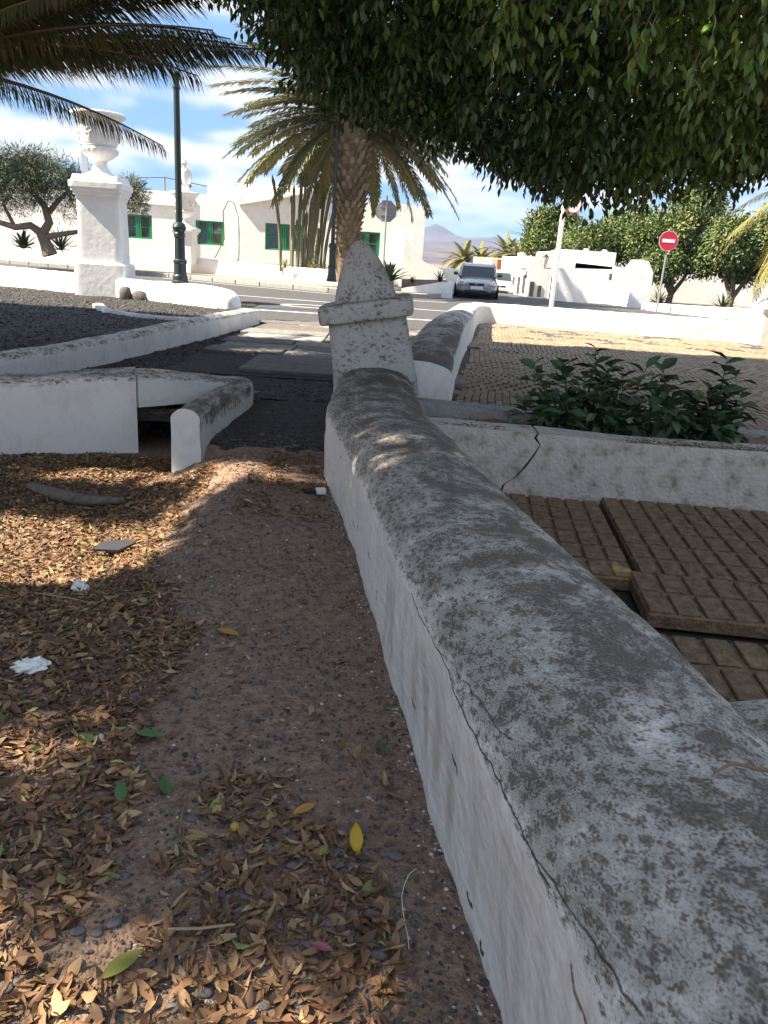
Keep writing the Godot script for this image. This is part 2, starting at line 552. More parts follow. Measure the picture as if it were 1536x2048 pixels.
	M.palmbark = tmat(ntex(0.03, [Color(0.08, 0.055, 0.035), Color(0.2, 0.145, 0.095), Color(0.32, 0.24, 0.165)], 43, 512), 1.2, 0.95, wn2, 1.0)
	M.boot = [mat(Color(0.23, 0.17, 0.11), 0.9), mat(Color(0.17, 0.125, 0.085), 0.9), mat(Color(0.12, 0.085, 0.06), 0.9), mat(Color(0.30, 0.22, 0.14), 0.9)]
	M.ficus = leafmat(Color(0.10, 0.16, 0.02), 0.38)
	M.leaf = leafmat(Color(0.12, 0.16, 0.03), 0.55)
	M.palm = leafmat(Color(0.08, 0.09, 0.02), 0.5)
	M.dry = leafmat(Color(0.03, 0.02, 0.008), 0.75)
	M.cactus = tmat(ntex(0.03, [Color(0.11, 0.11, 0.075), Color(0.17, 0.175, 0.11), Color(0.24, 0.22, 0.15)], 44, 256), 1.0, 0.85)
	M.agave = leafmat(Color(0.02, 0.03, 0.01), 0.6)
	M.wire = mat(Color(0.05, 0.05, 0.05), 0.7)
	M.cream = tmat(ntex(0.01, [Color(0.58, 0.53, 0.43), Color(0.66, 0.61, 0.5)], 45, 256), 0.3, 0.9)
	M.brickred = mat(Color(0.30, 0.11, 0.05), 0.9)
	M.hill = tmat(ntex(0.012, [Color(0.035, 0.03, 0.032), Color(0.08, 0.06, 0.055), Color(0.15, 0.105, 0.085)], 46, 512, 6), 0.0012, 0.95)
	M.wood = mat(Color(0.2, 0.12, 0.06), 0.8)
	M.paper = mat(Color(0.78, 0.78, 0.75), 0.85)
	M.slate = mat(Color(0.06, 0.062, 0.075), 0.3)
	# weathered lime-wash maps for the swept walls
	var wash = wall_tex(1024, 512, 101, 0.75, 0.26, 0.74, Color(0.66, 0.645, 0.62), Color(0.47, 0.43, 0.37))
	M.wash = uvmat(wash, 0.92)
	var clean = wall_tex(1024, 256, 131, 0.34, 0.30, 0.72, Color(0.76, 0.755, 0.74), Color(0.6, 0.57, 0.52))
	M.washclean = uvmat(clean, 0.9)
	var rot = wall_tex(1024, 512, 151, 1.0, 0.22, 0.78, Color(0.66, 0.65, 0.63), Color(0.47, 0.43, 0.37))
	M.washold = uvmat(rot, 0.92)

# ---------------------------------------------------------------- ground
var hn = FastNoiseLite.new()
func soil_h(x, z):
	var lo = -0.2 * ss(-0.7, -1.35, x) * ss(-2.0, -3.5, z)
	if z < -4.84: lo = lerpf(lo, -0.22 if x < -1.28 else 0.0, ss(-4.84, -4.94, z))
	# hard lump of old mortar and earth running down from the short wall
	var a = Vector2(-1.15, -4.72)
	var b = Vector2(-0.62, -3.45)
	var p = Vector2(x, z)
	var t = clampf((p - a).dot(b - a) / (b - a).length_squared(), 0, 1)
	var d = p.distance_to(a.lerp(b, t))
	lo += 0.12 * (1.0 - 0.75 * t) * exp(-pow(d / 0.3, 2.0)) * ss(-4.9, -4.72, z)
	lo += hn.get_noise_2d(x * 1.2, z * 1.2) * 0.02 + hn.get_noise_2d(x * 9.0, z * 9.0) * 0.006
	return lo
func build_ground():
	hn.seed = 3; hn.frequency = 1.0; hn.fractal_octaves = 4
	# great sheet out to the horizon, let down where the near yard is modelled finely
	var xs = [-6000, -2000, -600, -200, -60, -25, -13.01, -13, 8.6, 8.61, 25, 60, 200, 600, 2000, 6000]
	var zs = [200, 60, 20, 6.01, 6, -14.5, -14.51, -30, -50, -80, -140, -300, -700, -1500, -3000, -7000]
	var mb = MB.new()
	mb.grid(xs.size() - 1, zs.size() - 1, func(u, v):
		var x = xs[int(round(u * (xs.size() - 1)))]
		var z = zs[int(round(v * (zs.size() - 1)))]
		var y = -0.6 if (x > -13.005 and x < 8.605 and z < 6.005 and z > -14.505) else -0.03
		if z < -40: y -= minf((-z - 40) * 0.012, 2.5)
		return Vector3(x, y, z))
	struct(mb, "ground", M.earth)
	var so = MB.new()
	so.grid(168, 240, func(u, v):
		var x = lerpf(-5.2, 0.75, u)
		var z = lerpf(1.6, -6.9, v)
		return Vector3(x, soil_h(x, z), z))
	struct(so, "earth_yard", M.soil)
	# yard behind and to the left of the camera, out of the frame
	var bk = MB.new()
	bk.quad(Vector3(-13, -0.2, 6), Vector3(8.6, -0.03, 6), Vector3(8.6, -0.03, 1.6), Vector3(-13, -0.2, 1.6))
	bk.quad(Vector3(-13, -0.22, 1.6), Vector3(-5.19, -0.22, 1.6), Vector3(-5.19, -0.22, -5.2), Vector3(-13, -0.22, -5.2))
	struct(bk, "earth_yard", M.soil)
	# dark volcanic gravel
	var gv = MB.new()
	var gh = func(x, z): return 0.012 + hn.get_noise_2d(x * 2.0, z * 2.0) * 0.014
	gv.grid(130, 90, func(u, v):
		var x = lerpf(-13.0, 0.6, u)
		var z = lerpf(-6.72, -14.6, v)
		return Vector3(x, gh.call(x, z), z))
	gv.grid(60, 8, func(u, v):
		var x = lerpf(-13.0, -1.3, u)
		var z = lerpf(-5.55, -6.72, v)
		return Vector3(x, gh.call(x, z), z))
	gv.grid(80, 40, func(u, v):
		var x = lerpf(-13.0, -3.3, u)
		var z = lerpf(-14.6, -19.5, v)
		return Vector3(x, gh.call(x, z), z))
	gv.grid(40, 60, func(u, v):
		var x = lerpf(-1.22, 0.1, u)
		var z = lerpf(-4.75, -6.75, v)
		return Vector3(x, soil_h(x, z) + 0.014 * ss(-4.85, -5.2, z + 0.25 * hn.get_noise_2d(x * 4.0, z * 4.0)) - 0.004, z))
	struct(gv, "gravel_bed", M.gravel)
	# loose lava stones on it, and pebbles trodden into the earth path
	rng.seed = 41
	var pm = MB.new()
	pm.slathe([[-0.4, 0.5, 0.45], [-0.15, 0.95, 0.85], [0.15, 1.0, 0.8], [0.42, 0.55, 0.5]], 7, 2.6, Vector3.ZERO)
	var pmesh = pm.mesh()
	var xf = []
	var cl = []
	for k in 10500:
		var x = rr(-3.6, 0.2); var z = -5.0 - 7.5 * pow(rng.randf(), 1.4)
		if x < -1.35 and z > -6.0: continue
		var y = gh.call(x, z) if z < -6.7 else soil_h(x, z)
		var s = rr(0.004, 0.014) * (1.0 if rng.randf() < 0.93 else 1.7)
		xf.append(Transform3D(Basis(Vector3(rr(-1, 1), rr(-1, 1), rr(-1, 1)).normalized(), rr(0, 6)).scaled(Vector3(s, s * rr(0.6, 1), s)), Vector3(x, y + s * 0.2, z)))
		var g = rr(0.03, 0.15)
		cl.append(Color(g, g * 0.96, g * 0.93))
	var ston = leafmat(); ston.roughness = 0.95
	for k in 11000:   # the plot on the left
		var z = -7.0 - 12.0 * rng.randf()
		var x = rr(-10.0, -2.3)
		var s = rr(0.008, 0.026)
		xf.append(Transform3D(Basis(Vector3(rr(-1, 1), rr(-1, 1), rr(-1, 1)).normalized(), rr(0, 6)).scaled(Vector3(s, s * rr(0.6, 1), s)), Vector3(x, gh.call(x, z) + s * 0.2, z)))
		var g = rr(0.02, 0.16)
		cl.append(Color(g, g * 0.97, g * 0.95))
	xf = xf.filter(func(q): return q.origin.z > -14.5 or q.origin.x < -3.4)
	cl.resize(xf.size())
	tag(multi(pmesh, xf, cl, "lava_gravel", ston), "loose black lava gravel strewn over the path and the left plot", "gravel")
	xf = []; cl = []
	for k in 21000:
		var z = -0.85 - 4.0 * pow(rng.randf(), 1.6)
		var x = rr(-1.1 + 0.12 * z, 0.26 + (z + 1.0) * 0.178)
		if x < -1.6: continue
		var s = rr(0.0016, 0.0065) * (1.0 if rng.randf() < 0.95 else 1.7)
		xf.append(Transform3D(Basis(Vector3(rr(-1, 1), rr(-1, 1), rr(-1, 1)).normalized(), rr(0, 6)).scaled(Vector3(s, s * rr(0.6, 1), s * rr(0.8, 1.3))), Vector3(x, soil_h(x, z) + s * 0.1, z)))
		var g = rr(0.035, 0.12)
		if rng.randf() < 0.035: cl.append(Color(0.55, 0.53, 0.49) * rr(0.6, 1.1))
		elif rng.randf() < 0.3: cl.append(Color(0.15, 0.11, 0.08) * rr(0.7, 1.4))
		else: cl.append(Color(g, g * 0.95, g * 0.93))
	for k in 260:   # flakes of lime fallen along the wall foot
		var z = rr(-4.2, -0.8)
		var x = 0.255 + (z + 1.0) * 0.178 - absf(rng.randfn()) * 0.03
		var s = rr(0.0015, 0.0055)
		xf.append(Transform3D(Basis(Vector3(rr(-1, 1), rr(-1, 1), rr(-1, 1)).normalized(), rr(0, 6)).scaled(Vector3(s, s * 0.5, s)), Vector3(x, soil_h(x, z) + s * 0.2, z)))
		cl.append(Color(0.6, 0.57, 0.52) * rr(0.6, 1.1))
	tag(multi(pmesh, xf, cl, "path_grit", ston), "small dark pebbles and pale grit trodden into the earth path", "gravel")
	# concrete slabs of the walkway
	var base = MB.new()
	base.quad(Vector3(-2.35, 0.022, -7.9), Vector3(0.3, 0.022, -7.9), Vector3(0.3, 0.022, -14.5), Vector3(-2.45, 0.022, -14.5))
	var wk = struct(base, "walkway", M.gravel)
	rng.seed = 8
	var z = -8.1
	var tone = [1, 0, 1, 2, 1, 0, 2, 0, 1, 0]
	var k = 0
	while z > -14.1:
		var dz = rr(0.55, 0.85)
		var x = -2.25 + rr(-0.1, 0.15) + (z + 8.0) * 0.02
		if z > -9.0: x = -1.65
		while x < 0.1:
			var dx = rr(0.9, 1.5)
			var sb = MB.new()
			sb.box(Vector3(0, 0, 0), Vector3(dx - 0.025, 0.06, dz - 0.025), Basis(Vector3.UP, rr(-0.015, 0.015)) * Basis(Vector3.RIGHT, rr(-0.01, 0.01)), 0.008)
			var o = inst(sb, "slab", M.concrete[tone[k % 10]], wk, Vector3(x + dx * 0.5, 0.02 + rr(-0.006, 0.01), z - dz * 0.5))
			x += dx; k += 1
		z -= dz
	var td = MB.new()
	td.grid(24, 10, func(u, v):
		var x2 = lerpf(-2.1, 0.6, u); var z2 = lerpf(-13.2, -14.6, v)
		return Vector3(x2, 0.03 + 0.03 * sin(PI * v) * sin(PI * u) + hn.get_noise_2d(x2 * 3, z2 * 3) * 0.02, z2))
	struct(td, "sand_patch", M.tan)
	# hills far off
	var hl = MB.new()
	var hz = FastNoiseLite.new(); hz.seed = 12; hz.frequency = 0.0022; hz.fractal_octaves = 5
	hl.grid(150, 70, func(u, v):
		var x = lerpf(-1500.0, 2300.0, u); var zz = lerpf(-700.0, -3800.0, v)
		var y = -3.5 + 52.0 * ss(-900.0, -2300.0, zz)
		var pk = func(cx, cz, hh, r): return hh * pow(maxf(0.0, 1.0 - Vector2(x - cx, zz - cz).length() / r), 1.25)
		y += pk.call(128.0, -3000.0, 76.0, 240.0) + pk.call(-60.0, -3100.0, 22.0, 300.0) + pk.call(350.0, -3050.0, 38.0, 150.0) + pk.call(290.0, -2900.0, 20.0, 130.0) + pk.call(520.0, -3100.0, 32.0, 330.0) + pk.call(1100.0, -3200.0, 60.0, 500.0) + pk.call(-700.0, -3200.0, 70.0, 500.0)
		y += hz.get_noise_2d(x * 2.5, zz * 2.5) * 9.0 * ss(-1200.0, -2600.0, zz)
		return Vector3(x, y, zz))
	struct(hl, "hills", M.hill)

func line_strip(mb, pts, w, y):
	for k in pts.size() - 1:
		var a = pts[k]; var b = pts[k + 1]
		var d = (b - a).normalized()
		var n = Vector2(-d.y, d.x) * w * 0.5
		mb.quad(Vector3(a.x - n.x, y, a.y - n.y), Vector3(a.x + n.x, y, a.y + n.y), Vector3(b.x + n.x, y, b.y + n.y), Vector3(b.x - n.x, y, b.y - n.y))
func build_road():
	var mb = MB.new()
	mb.quad(Vector3(-45, 0, -14.5), Vector3(40, 0, -14.5), Vector3(40, 0, -36), Vector3(-45, 0, -36))
	mb.quad(Vector3(0.5, 0.0, -36), Vector3(6.5, 0.0, -36), Vector3(8.5, -0.9, -90), Vector3(3.0, -0.9, -90))
	var road = struct(mb, "road", M.asphalt)
	for ln in [[[Vector2(-9, -30.4), Vector2(-6, -28.6), Vector2(-2.3, -26.6), Vector2(0.4, -25.6), Vector2(1.6, -25.8)], 0.12],
		[[Vector2(-12, -24.2), Vector2(-4.5, -22.3), Vector2(0.34, -21.3), Vector2(4, -20.8), Vector2(12, -20.4)], 0.12],
		[[Vector2(-3.6, -17.3), Vector2(-1.9, -17.35), Vector2(0.9, -17.5)], 0.16]]:
		var st = MB.new(); line_strip(st, ln[0], ln[1], 0.005)
		inst(st, "road_marking", M.paint, road)
	var el = MB.new()
	var pts = []
	for k in 33:
		var a = TAU * k / 32.0
		pts.append(Vector2(-2.1 + cos(a) * 0.72, -19.6 + sin(a) * 0.5))
	line_strip(el, pts, 0.12, 0.005)
	inst(el, "road_marking", M.paint, road)

# ---------------------------------------------------------------- the long wall in front
func build_main_wall():
	var L = 6.3
	var um = func(l): return pow(clampf(l / L, 0, 1), 0.9) * 0.995
	var uz = func(z): return um.call((0.2 - z) * 1.015)
	var cr = []
	rng.seed = 91
	var stroke = func(z0, t0, z1, t1, n, jit):
		var p = []
		for k in n + 1:
			var f = float(k) / n
			p.append(Vector2(uz.call(lerpf(z0, z1, f)), lerpf(t0, t1, f) + rng.randf_range(-jit, jit)))
		return p
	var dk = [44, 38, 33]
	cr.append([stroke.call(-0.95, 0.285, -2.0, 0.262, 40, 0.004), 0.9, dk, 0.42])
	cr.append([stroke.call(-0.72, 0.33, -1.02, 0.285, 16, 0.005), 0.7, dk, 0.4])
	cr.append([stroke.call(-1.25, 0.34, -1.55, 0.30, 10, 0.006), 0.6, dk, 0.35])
	cr.append([stroke.call(-0.55, 0.2, -0.85, 0.24, 9, 0.006), 1.0, [105, 82, 70], 0.5])
	for q in 9:
		var t = rng.randf_range(0.03, 0.24)
		var z0 = rng.randf_range(-0.6, -4.0)
		cr.append([stroke.call(z0, t, z0 - rng.randf_range(0.02, 0.06), t + 0.004, 3, 0.004), 1.1, dk, 0.7])
	for q in 22:   # pinkish scrubbed streaks running down the lime-wash
		var z0 = rng.randf_range(-0.3, -2.6)
		cr.append([stroke.call(z0, rng.randf_range(0.02, 0.1), z0 - rng.randf_range(0.0, 0.12), rng.randf_range(0.16, 0.25), 14, 0.003), 9.0, [190, 170, 158], 0.012])
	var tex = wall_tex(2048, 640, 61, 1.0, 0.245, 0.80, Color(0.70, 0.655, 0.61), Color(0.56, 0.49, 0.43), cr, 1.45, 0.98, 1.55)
	var nim = Image.create_from_data(1024, 512, false, Image.FORMAT_L8, gray_noise(1024, 512, 0.05, 62, FastNoiseLite.TYPE_SIMPLEX_SMOOTH, 5, 0.6))
	nim.convert(Image.FORMAT_RGBA8); nim.bump_map_to_normal_map(5.0)
	var nt = ImageTexture.create_from_image(nim)
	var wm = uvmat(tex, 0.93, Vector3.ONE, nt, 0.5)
	var t = thing("garden_wall", "long low rounded whitewashed wall with black lichen crest leading to leaning post", "wall", Vector3.ZERO)
	var path = []
	for p in [[0.73, 0.2, 0.57], [0.62, -0.5, 0.57], [0.545, -1.0, 0.57], [0.455, -1.5, 0.57], [0.37, -2.0, 0.575], [0.27, -2.6, 0.57], [0.18, -3.1, 0.565], [0.085, -3.6, 0.56], [-0.005, -4.05, 0.575], [-0.075, -4.5, 0.6], [-0.11, -5.0, 0.575], [-0.125, -5.5, 0.565], [-0.125, -6.0, 0.56]]:
		path.append([p[0], -0.05, p[1], p[2], 0.335 if p[1] < -2.4 else 0.36, 0.475 + 0.012 * sin(p[1] * 3.0)])
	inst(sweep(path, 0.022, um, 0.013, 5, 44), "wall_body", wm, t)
	# branch wall leaving to the right beside the camera
	var bp = []
	for p in [[0.5, -1.12], [0.75, -1.14], [1.1, -1.13], [1.7, -1.1], [2.6, -1.06]]:
		bp.append([p[0], -0.05, p[1], 0.62, 0.37 if p[0] > 0.6 else 0.2, 0.478 if p[0] > 0.8 else (0.45 if p[0] > 0.6 else 0.3)])
	inst(sweep(bp, 0.03, func(l): return 0.1 + l * 0.22, 0.012, 6, 36), "wall_branch", wm, t)
	# twig lying on the crest
	var tw = MB.new()
	tw.tube([Vector3(0.565, 0.487, -1.07), Vector3(0.60, 0.497, -1.085), Vector3(0.65, 0.497, -1.07), Vector3(0.695, 0.484, -1.03)], [0.0022, 0.003, 0.0028, 0.0015], 6)
	tag(inst(tw, "twig", M.wood), "thin bent brown twig lying on top of the lichened wall", "twig")
	# leaning post
	var po = thing("gate_post", "weathered grey plaster post with cap band and pointed finial leaning left at wall end", "post", Vector3(-0.06, -0.04, -5.99))
	po.rotation.z = deg_to_rad(10.3)
	var gm = uvmat(wall_tex(512, 512, 171, 0.24, -0.5, 1.6, Color(0.43, 0.425, 0.41), Color(0.30, 0.29, 0.27)), 0.93, Vector3(2, 1.2, 1), nt, 0.5)
	var sh = MB.new(); sh.slathe([[0.0, 0.325, 0.30], [0.4, 0.315, 0.29], [0.62, 0.30, 0.28], [0.9, 0.285, 0.275]], 64, 9.0, Vector3.ZERO, false, 0.006)
	inst(sh, "shaft", gm, po)
	var cp = MB.new(); cp.slathe([[0.862, 0.29, 0.28], [0.864, 0.335, 0.32], [0.88, 0.347, 0.332], [0.95, 0.349, 0.334], [0.985, 0.343, 0.328], [1.0, 0.325, 0.31], [1.003, 0.2, 0.2]], 64, 9.0, Vector3.ZERO, false, 0.008)
	inst(cp, "cap", gm, po)
	var fn = MB.new()
	var pf = []
	for k in 15:
		var f = k / 14.0
		var hw = 0.238 * pow(1.0 - f * 0.985, 0.52)
		pf.append([0.995 + 0.425 * f, hw, hw * 0.72])
	fn.slathe(pf, 48, 3.6, Vector3.ZERO, false, 0.006)
	inst(fn, "finial", gm, po)

func build_left_walls():
	var u4 = func(l): return l / 3.0
	var a = thing("retaining_wall", "whitewashed wall around the sunken leaf bed with dark culvert opening", "wall")
	inst(sweep([[-5.6, -0.3, -4.45, 0.24, 0.2, 0.26], [-4.2, -0.3, -4.85, 0.24, 0.22, 0.28], [-2.78, -0.3, -5.27, 0.24, 0.26, 0.32], [-2.1, -0.3, -5.48, 0.24, 0.32, 0.375], [-1.86, -0.3, -5.56, 0.24, 0.33, 0.385]], 0.04, u4, 0.014, 11, 26), "wall_panel", M.wash, a)
	inst(sweep([[-1.9, 0.115, -5.56, 0.22, 0.31, 0.38], [-1.7, 0.11, -5.78, 0.22, 0.29, 0.355], [-1.42, 0.1, -6.15, 0.22, 0.23, 0.28], [-1.25, 0.02, -6.42, 0.22, 0.2, 0.235]], 0.04, u4, 0.008, 12, 26), "wall_lintel", M.wash, a)
	var cu = MB.new()   # inside of the culvert
	cu.box(Vector3(-1.6, -0.1, -6.66), Vector3(0.9, 0.36, 0.08))
	cu.box(Vector3(-2.05, -0.1, -6.1), Vector3(0.1, 0.4, 1.2))
	cu.box(Vector3(-1.6, 0.07, -6.35), Vector3(0.7, 0.06, 0.6))
	inst(cu, "culvert", M.concrete[1], a)
	var b = inst(sweep([[-1.29, -0.3, -4.77, 0.18, 0.2, 0.27], [-1.29, -0.3, -5.1, 0.18, 0.2, 0.27], [-1.275, -0.3, -5.7, 0.19, 0.185, 0.25], [-1.26, -0.2, -6.2, 0.2, 0.16, 0.225], [-1.27, -0.1, -6.5, 0.2, 0.14, 0.205]], 0.03, u4, 0.012, 13, 26), "stub_wall", M.washold)
	tag(b, "short rounded white wall stub with lichen top ending above the earth mound", "wall")
	var c = inst(sweep([[-4.6, -0.05, -4.95, 0.28, 0.2, 0.27], [-3.62, -0.05, -6.5, 0.28, 0.19, 0.26], [-3.21, -0.05, -7.83, 0.28, 0.19, 0.265], [-2.8, -0.05, -10.93, 0.28, 0.22, 0.3], [-2.56, -0.05, -13.4, 0.3, 0.22, 0.29], [-2.5, -0.05, -13.75, 0.26, 0.2, 0.26]], 0.08, u4, 0.012, 14, 22), "border_wall", M.washclean)
	tag(c, "long low white border wall between black gravel plot and walkway", "wall")
	var k1 = inst(sweep([[-5.75, -0.03, -15.2, 0.2, 0.07, 0.09], [-5.2, -0.03, -14.2, 0.18, 0.06, 0.08], [-4.2, -0.03, -13.6, 0.18, 0.05, 0.07], [-3.1, -0.03, -13.7, 0.2, 0.05, 0.07]], 0.08, u4, 0.006, 15, 14), "edging_kerb", M.washclean)
	tag(k1, "thin white edging kerb curving through the black gravel plot", "kerb")
	var d = inst(sweep([[-16.0, -0.05, -21.8, 0.3, 0.4, 0.48], [-10.0, -0.05, -19.9, 0.3, 0.4, 0.48], [-7.4, -0.05, -18.75, 0.3, 0.38, 0.46], [-6.1, -0.05, -18.25, 0.3, 0.36, 0.44], [-5.4, -0.05, -18.1, 0.34, 0.34, 0.42]], 0.12, u4, 0.012, 16, 22), "boundary_wall", M.white)
	tag(d, "low white boundary wall running behind the gravel plot past the urn pillar", "wall")
	var e = inst(sweep([[-5.55, -0.05, -18.1, 0.5, 0.33, 0.43], [-5.0, -0.05, -17.85, 0.62, 0.34, 0.45], [-4.3, -0.05, -17.4, 0.62, 0.34, 0.45], [-3.75, -0.05, -17.05, 0.56, 0.3, 0.42], [-3.55, -0.05, -16.93, 0.48, 0.22, 0.35], [-3.44, -0.05, -16.87, 0.34, 0.12, 0.24], [-3.39, -0.05, -16.84, 0.14, 0.03, 0.08]], 0.06, u4, 0.012, 17, 26), "lamp_plinth", M.white)
	tag(e, "rounded white wall end carrying the dark lamp post", "wall")
	# urn pillar
	var p = thing("urn_pillar", "tall square white pillar with moulded cap carrying large urn", "pillar", Vector3(-6.87, -0.03, -18.75))
	p.rotation.y = 0.1
	var s = MB.new(); s.slathe([[0.0, 0.575, 0.575], [0.74, 0.565, 0.565], [0.78, 0.5, 0.5]], 64, 24.0, Vector3.ZERO, true)
	inst(s, "base", M.white, p)
	s = MB.new(); s.slathe([[0.78, 0.475, 0.475], [2.14, 0.455, 0.455]], 64, 24.0, Vector3.ZERO, true)
	inst(s, "shaft", M.white, p)
	s = MB.new(); s.slathe([[2.12, 0.47, 0.47], [2.18, 0.475, 0.475], [2.2, 0.51, 0.51], [2.26, 0.515, 0.515], [2.28, 0.55, 0.55], [2.34, 0.555, 0.555], [2.36, 0.585, 0.585], [2.47, 0.585, 0.585], [2.5, 0.54, 0.54], [2.62, 0.50, 0.50]], 64, 24.0, Vector3.ZERO, true)
	inst(s, "cap", M.white, p)
	urn(Vector3(-6.87, 2.56, -18.75), 1.0, "large white garden urn with fluted bowl on the tall pillar behind palm fronds")
	# two rocks at the pillar foot
	var rk = MB.new()
	rk.slathe([[-0.03, 0.1, 0.1], [0.05, 0.13, 0.12], [0.16, 0.12, 0.13], [0.25, 0.1, 0.1], [0.285, 0.05, 0.05]], 14, 3.5, Vector3.ZERO, false, 0.1)
	tag(inst(rk, "stone_block", M.rock, null, Vector3(-6.12, 0, -17.85)), "upright dark stone block at the foot of the urn pillar", "stone")
	var r2 = MB.new()
	r2.slathe([[-0.03, 0.19, 0.12], [0.05, 0.2, 0.14], [0.12, 0.16, 0.12], [0.19, 0.1, 0.09], [0.21, 0.04, 0.04]], 14, 3.0, Vector3.ZERO, false, 0.16)
	tag(inst(r2, "stone_block", M.rock, null, Vector3(-5.82, 0, -17.9)), "broken dark stone lying beside the upright block near pillar", "stone")
	lamp_post(Vector3(-4.84, 0.43, -17.72), 4.15, 1.0, "dark green iron lamp post standing on rounded white wall end", false)
	# small narrow board seen beside the urn
	var bd = thing("sign_board", "narrow pale board on a pole behind the left edge of the urn", "sign", Vector3(-9.25, 0.0, -24.0))
	s = MB.new(); s.box(Vector3(0, 3.35, 0), Vector3(0.2, 0.95, 0.04), Basis(), 0.005); inst(s, "panel", mat(Color(0.45, 0.52, 0.6), 0.5), bd)
	s = MB.new(); s.tube([Vector3(0, -0.1, -0.05), Vector3(0, 3.6, -0.05)], 0.03, 8); inst(s, "pole", M.steel, bd)

func urn(at, sc, label):
	var u = thing("garden_urn", label, "urn", at)
	u.scale = Vector3.ONE * sc
	var f = MB.new(); f.lathe([[0.37, 0.0], [0.37, 0.05], [0.33, 0.07], [0.22, 0.14], [0.15, 0.24], [0.13, 0.33], [0.17, 0.36], [0.2, 0.38]], 40)
	inst(f, "foot", M.white, u)
	var bw = MB.new()   # gadrooned bowl: lobes
	var n = 96
	bw.grid(n, 14, func(a, v):
		var an = TAU * a
		var y = 0.36 + 0.30 * v
		var r = 0.19 + 0.245 * sin(clampf(v * 1.15, 0, 1) * PI * 0.5)
		if v > 0.8: r -= (v - 0.8) * 0.45
		var lob = absf(sin(an * 9.0))
		r *= 0.9 + 0.11 * lob * sin(PI * clampf(v * 1.1, 0, 1))
		return Vector3(cos(an) * r, y, -sin(an) * r))
	inst(bw, "bowl", M.white, u)
	var bd = MB.new(); bd.lathe([[0.335, 0.645], [0.36, 0.665], [0.385, 0.69], [0.405, 0.8], [0.41, 0.95], [0.415, 1.05], [0.44, 1.13], [0.5, 1.2], [0.57, 1.25], [0.585, 1.27], [0.585, 1.31], [0.56, 1.33], [0.5, 1.33], [0.44, 1.2], [0.38, 1.1], [0.0, 1.05]], 56)
	inst(bd, "body", M.white, u)
	for k in 6:   # raised ornament round the body
		var o = MB.new()
		var an = TAU * k / 6.0 + 0.3
		var c = Vector3(cos(an), 0, -sin(an))
		var tn = Vector3(-sin(an), 0, -cos(an))
		o.tube([c * 0.41 + Vector3(0, 0.76, 0), c * 0.425 + tn * 0.05 + Vector3(0, 0.85, 0), c * 0.425 - tn * 0.04 + Vector3(0, 0.94, 0), c * 0.425 + tn * 0.03 + Vector3(0, 1.02, 0)], [0.02, 0.03, 0.032, 0.012], 8)
		o.tube([c * 0.42 - tn * 0.09 + Vector3(0, 0.9, 0), c * 0.43 + Vector3(0, 0.88, 0), c * 0.42 + tn * 0.1 + Vector3(0, 0.93, 0)], [0.012, 0.028, 0.012], 8)
		inst(o, "relief", M.white, u)
	return u
func lamp_post(at, h, sc, label, lantern):
	var t = thing("lamp_post", label, "lamp post", at)
	var b = MB.new()
	b.lathe([[0.19, -0.03], [0.19, 0.05], [0.165, 0.07], [0.16, 0.16], [0.14, 0.2], [0.135, 0.42], [0.15, 0.45], [0.15, 0.49], [0.115, 0.52], [0.105, 0.95], [0.12, 0.98], [0.12, 1.05], [0.1, 1.08], [0.14, 1.13], [0.15, 1.18], [0.12, 1.25], [0.085, 1.28]], 24, Vector3.ZERO, true)
	inst(b, "base", M.iron, t)
	for k in 8:
		var r = MB.new()
		var a = TAU * k / 8.0
		r.tube([Vector3(cos(a) * 0.105, 0.54, sin(a) * 0.105), Vector3(cos(a) * 0.098, 0.94, sin(a) * 0.098)], 0.014, 6)
		inst(r, "rib", M.iron, t)
	var s = MB.new()
	s.lathe([[0.075, 1.26], [0.072, 1.5], [0.062, h - 0.3], [0.078, h - 0.28], [0.078, h - 0.24], [0.06, h - 0.22], [0.06, h - 0.08], [0.085, h - 0.06], [0.085, h]], 20)
	inst(s, "shaft", M.iron, t)
	if lantern:
		var l = MB.new()
		l.lathe([[0.03, h], [0.06, h + 0.05], [0.1, h + 0.12]], 12)
		inst(l, "lantern_foot", M.iron, t)
		l = MB.new()
		l.lathe([[0.22, h + 0.52], [0.2, h + 0.55], [0.09, h + 0.66], [0.03, h + 0.72], [0.0, h + 0.8]], 12)
		inst(l, "lantern_roof", M.iron, t)
		var g = MB.new(); g.lathe([[0.1, h + 0.12], [0.19, h + 0.52]], 8)
		inst(g, "lantern_glass", mat(Color(0.06, 0.065, 0.065), 0.15), t)
	return t

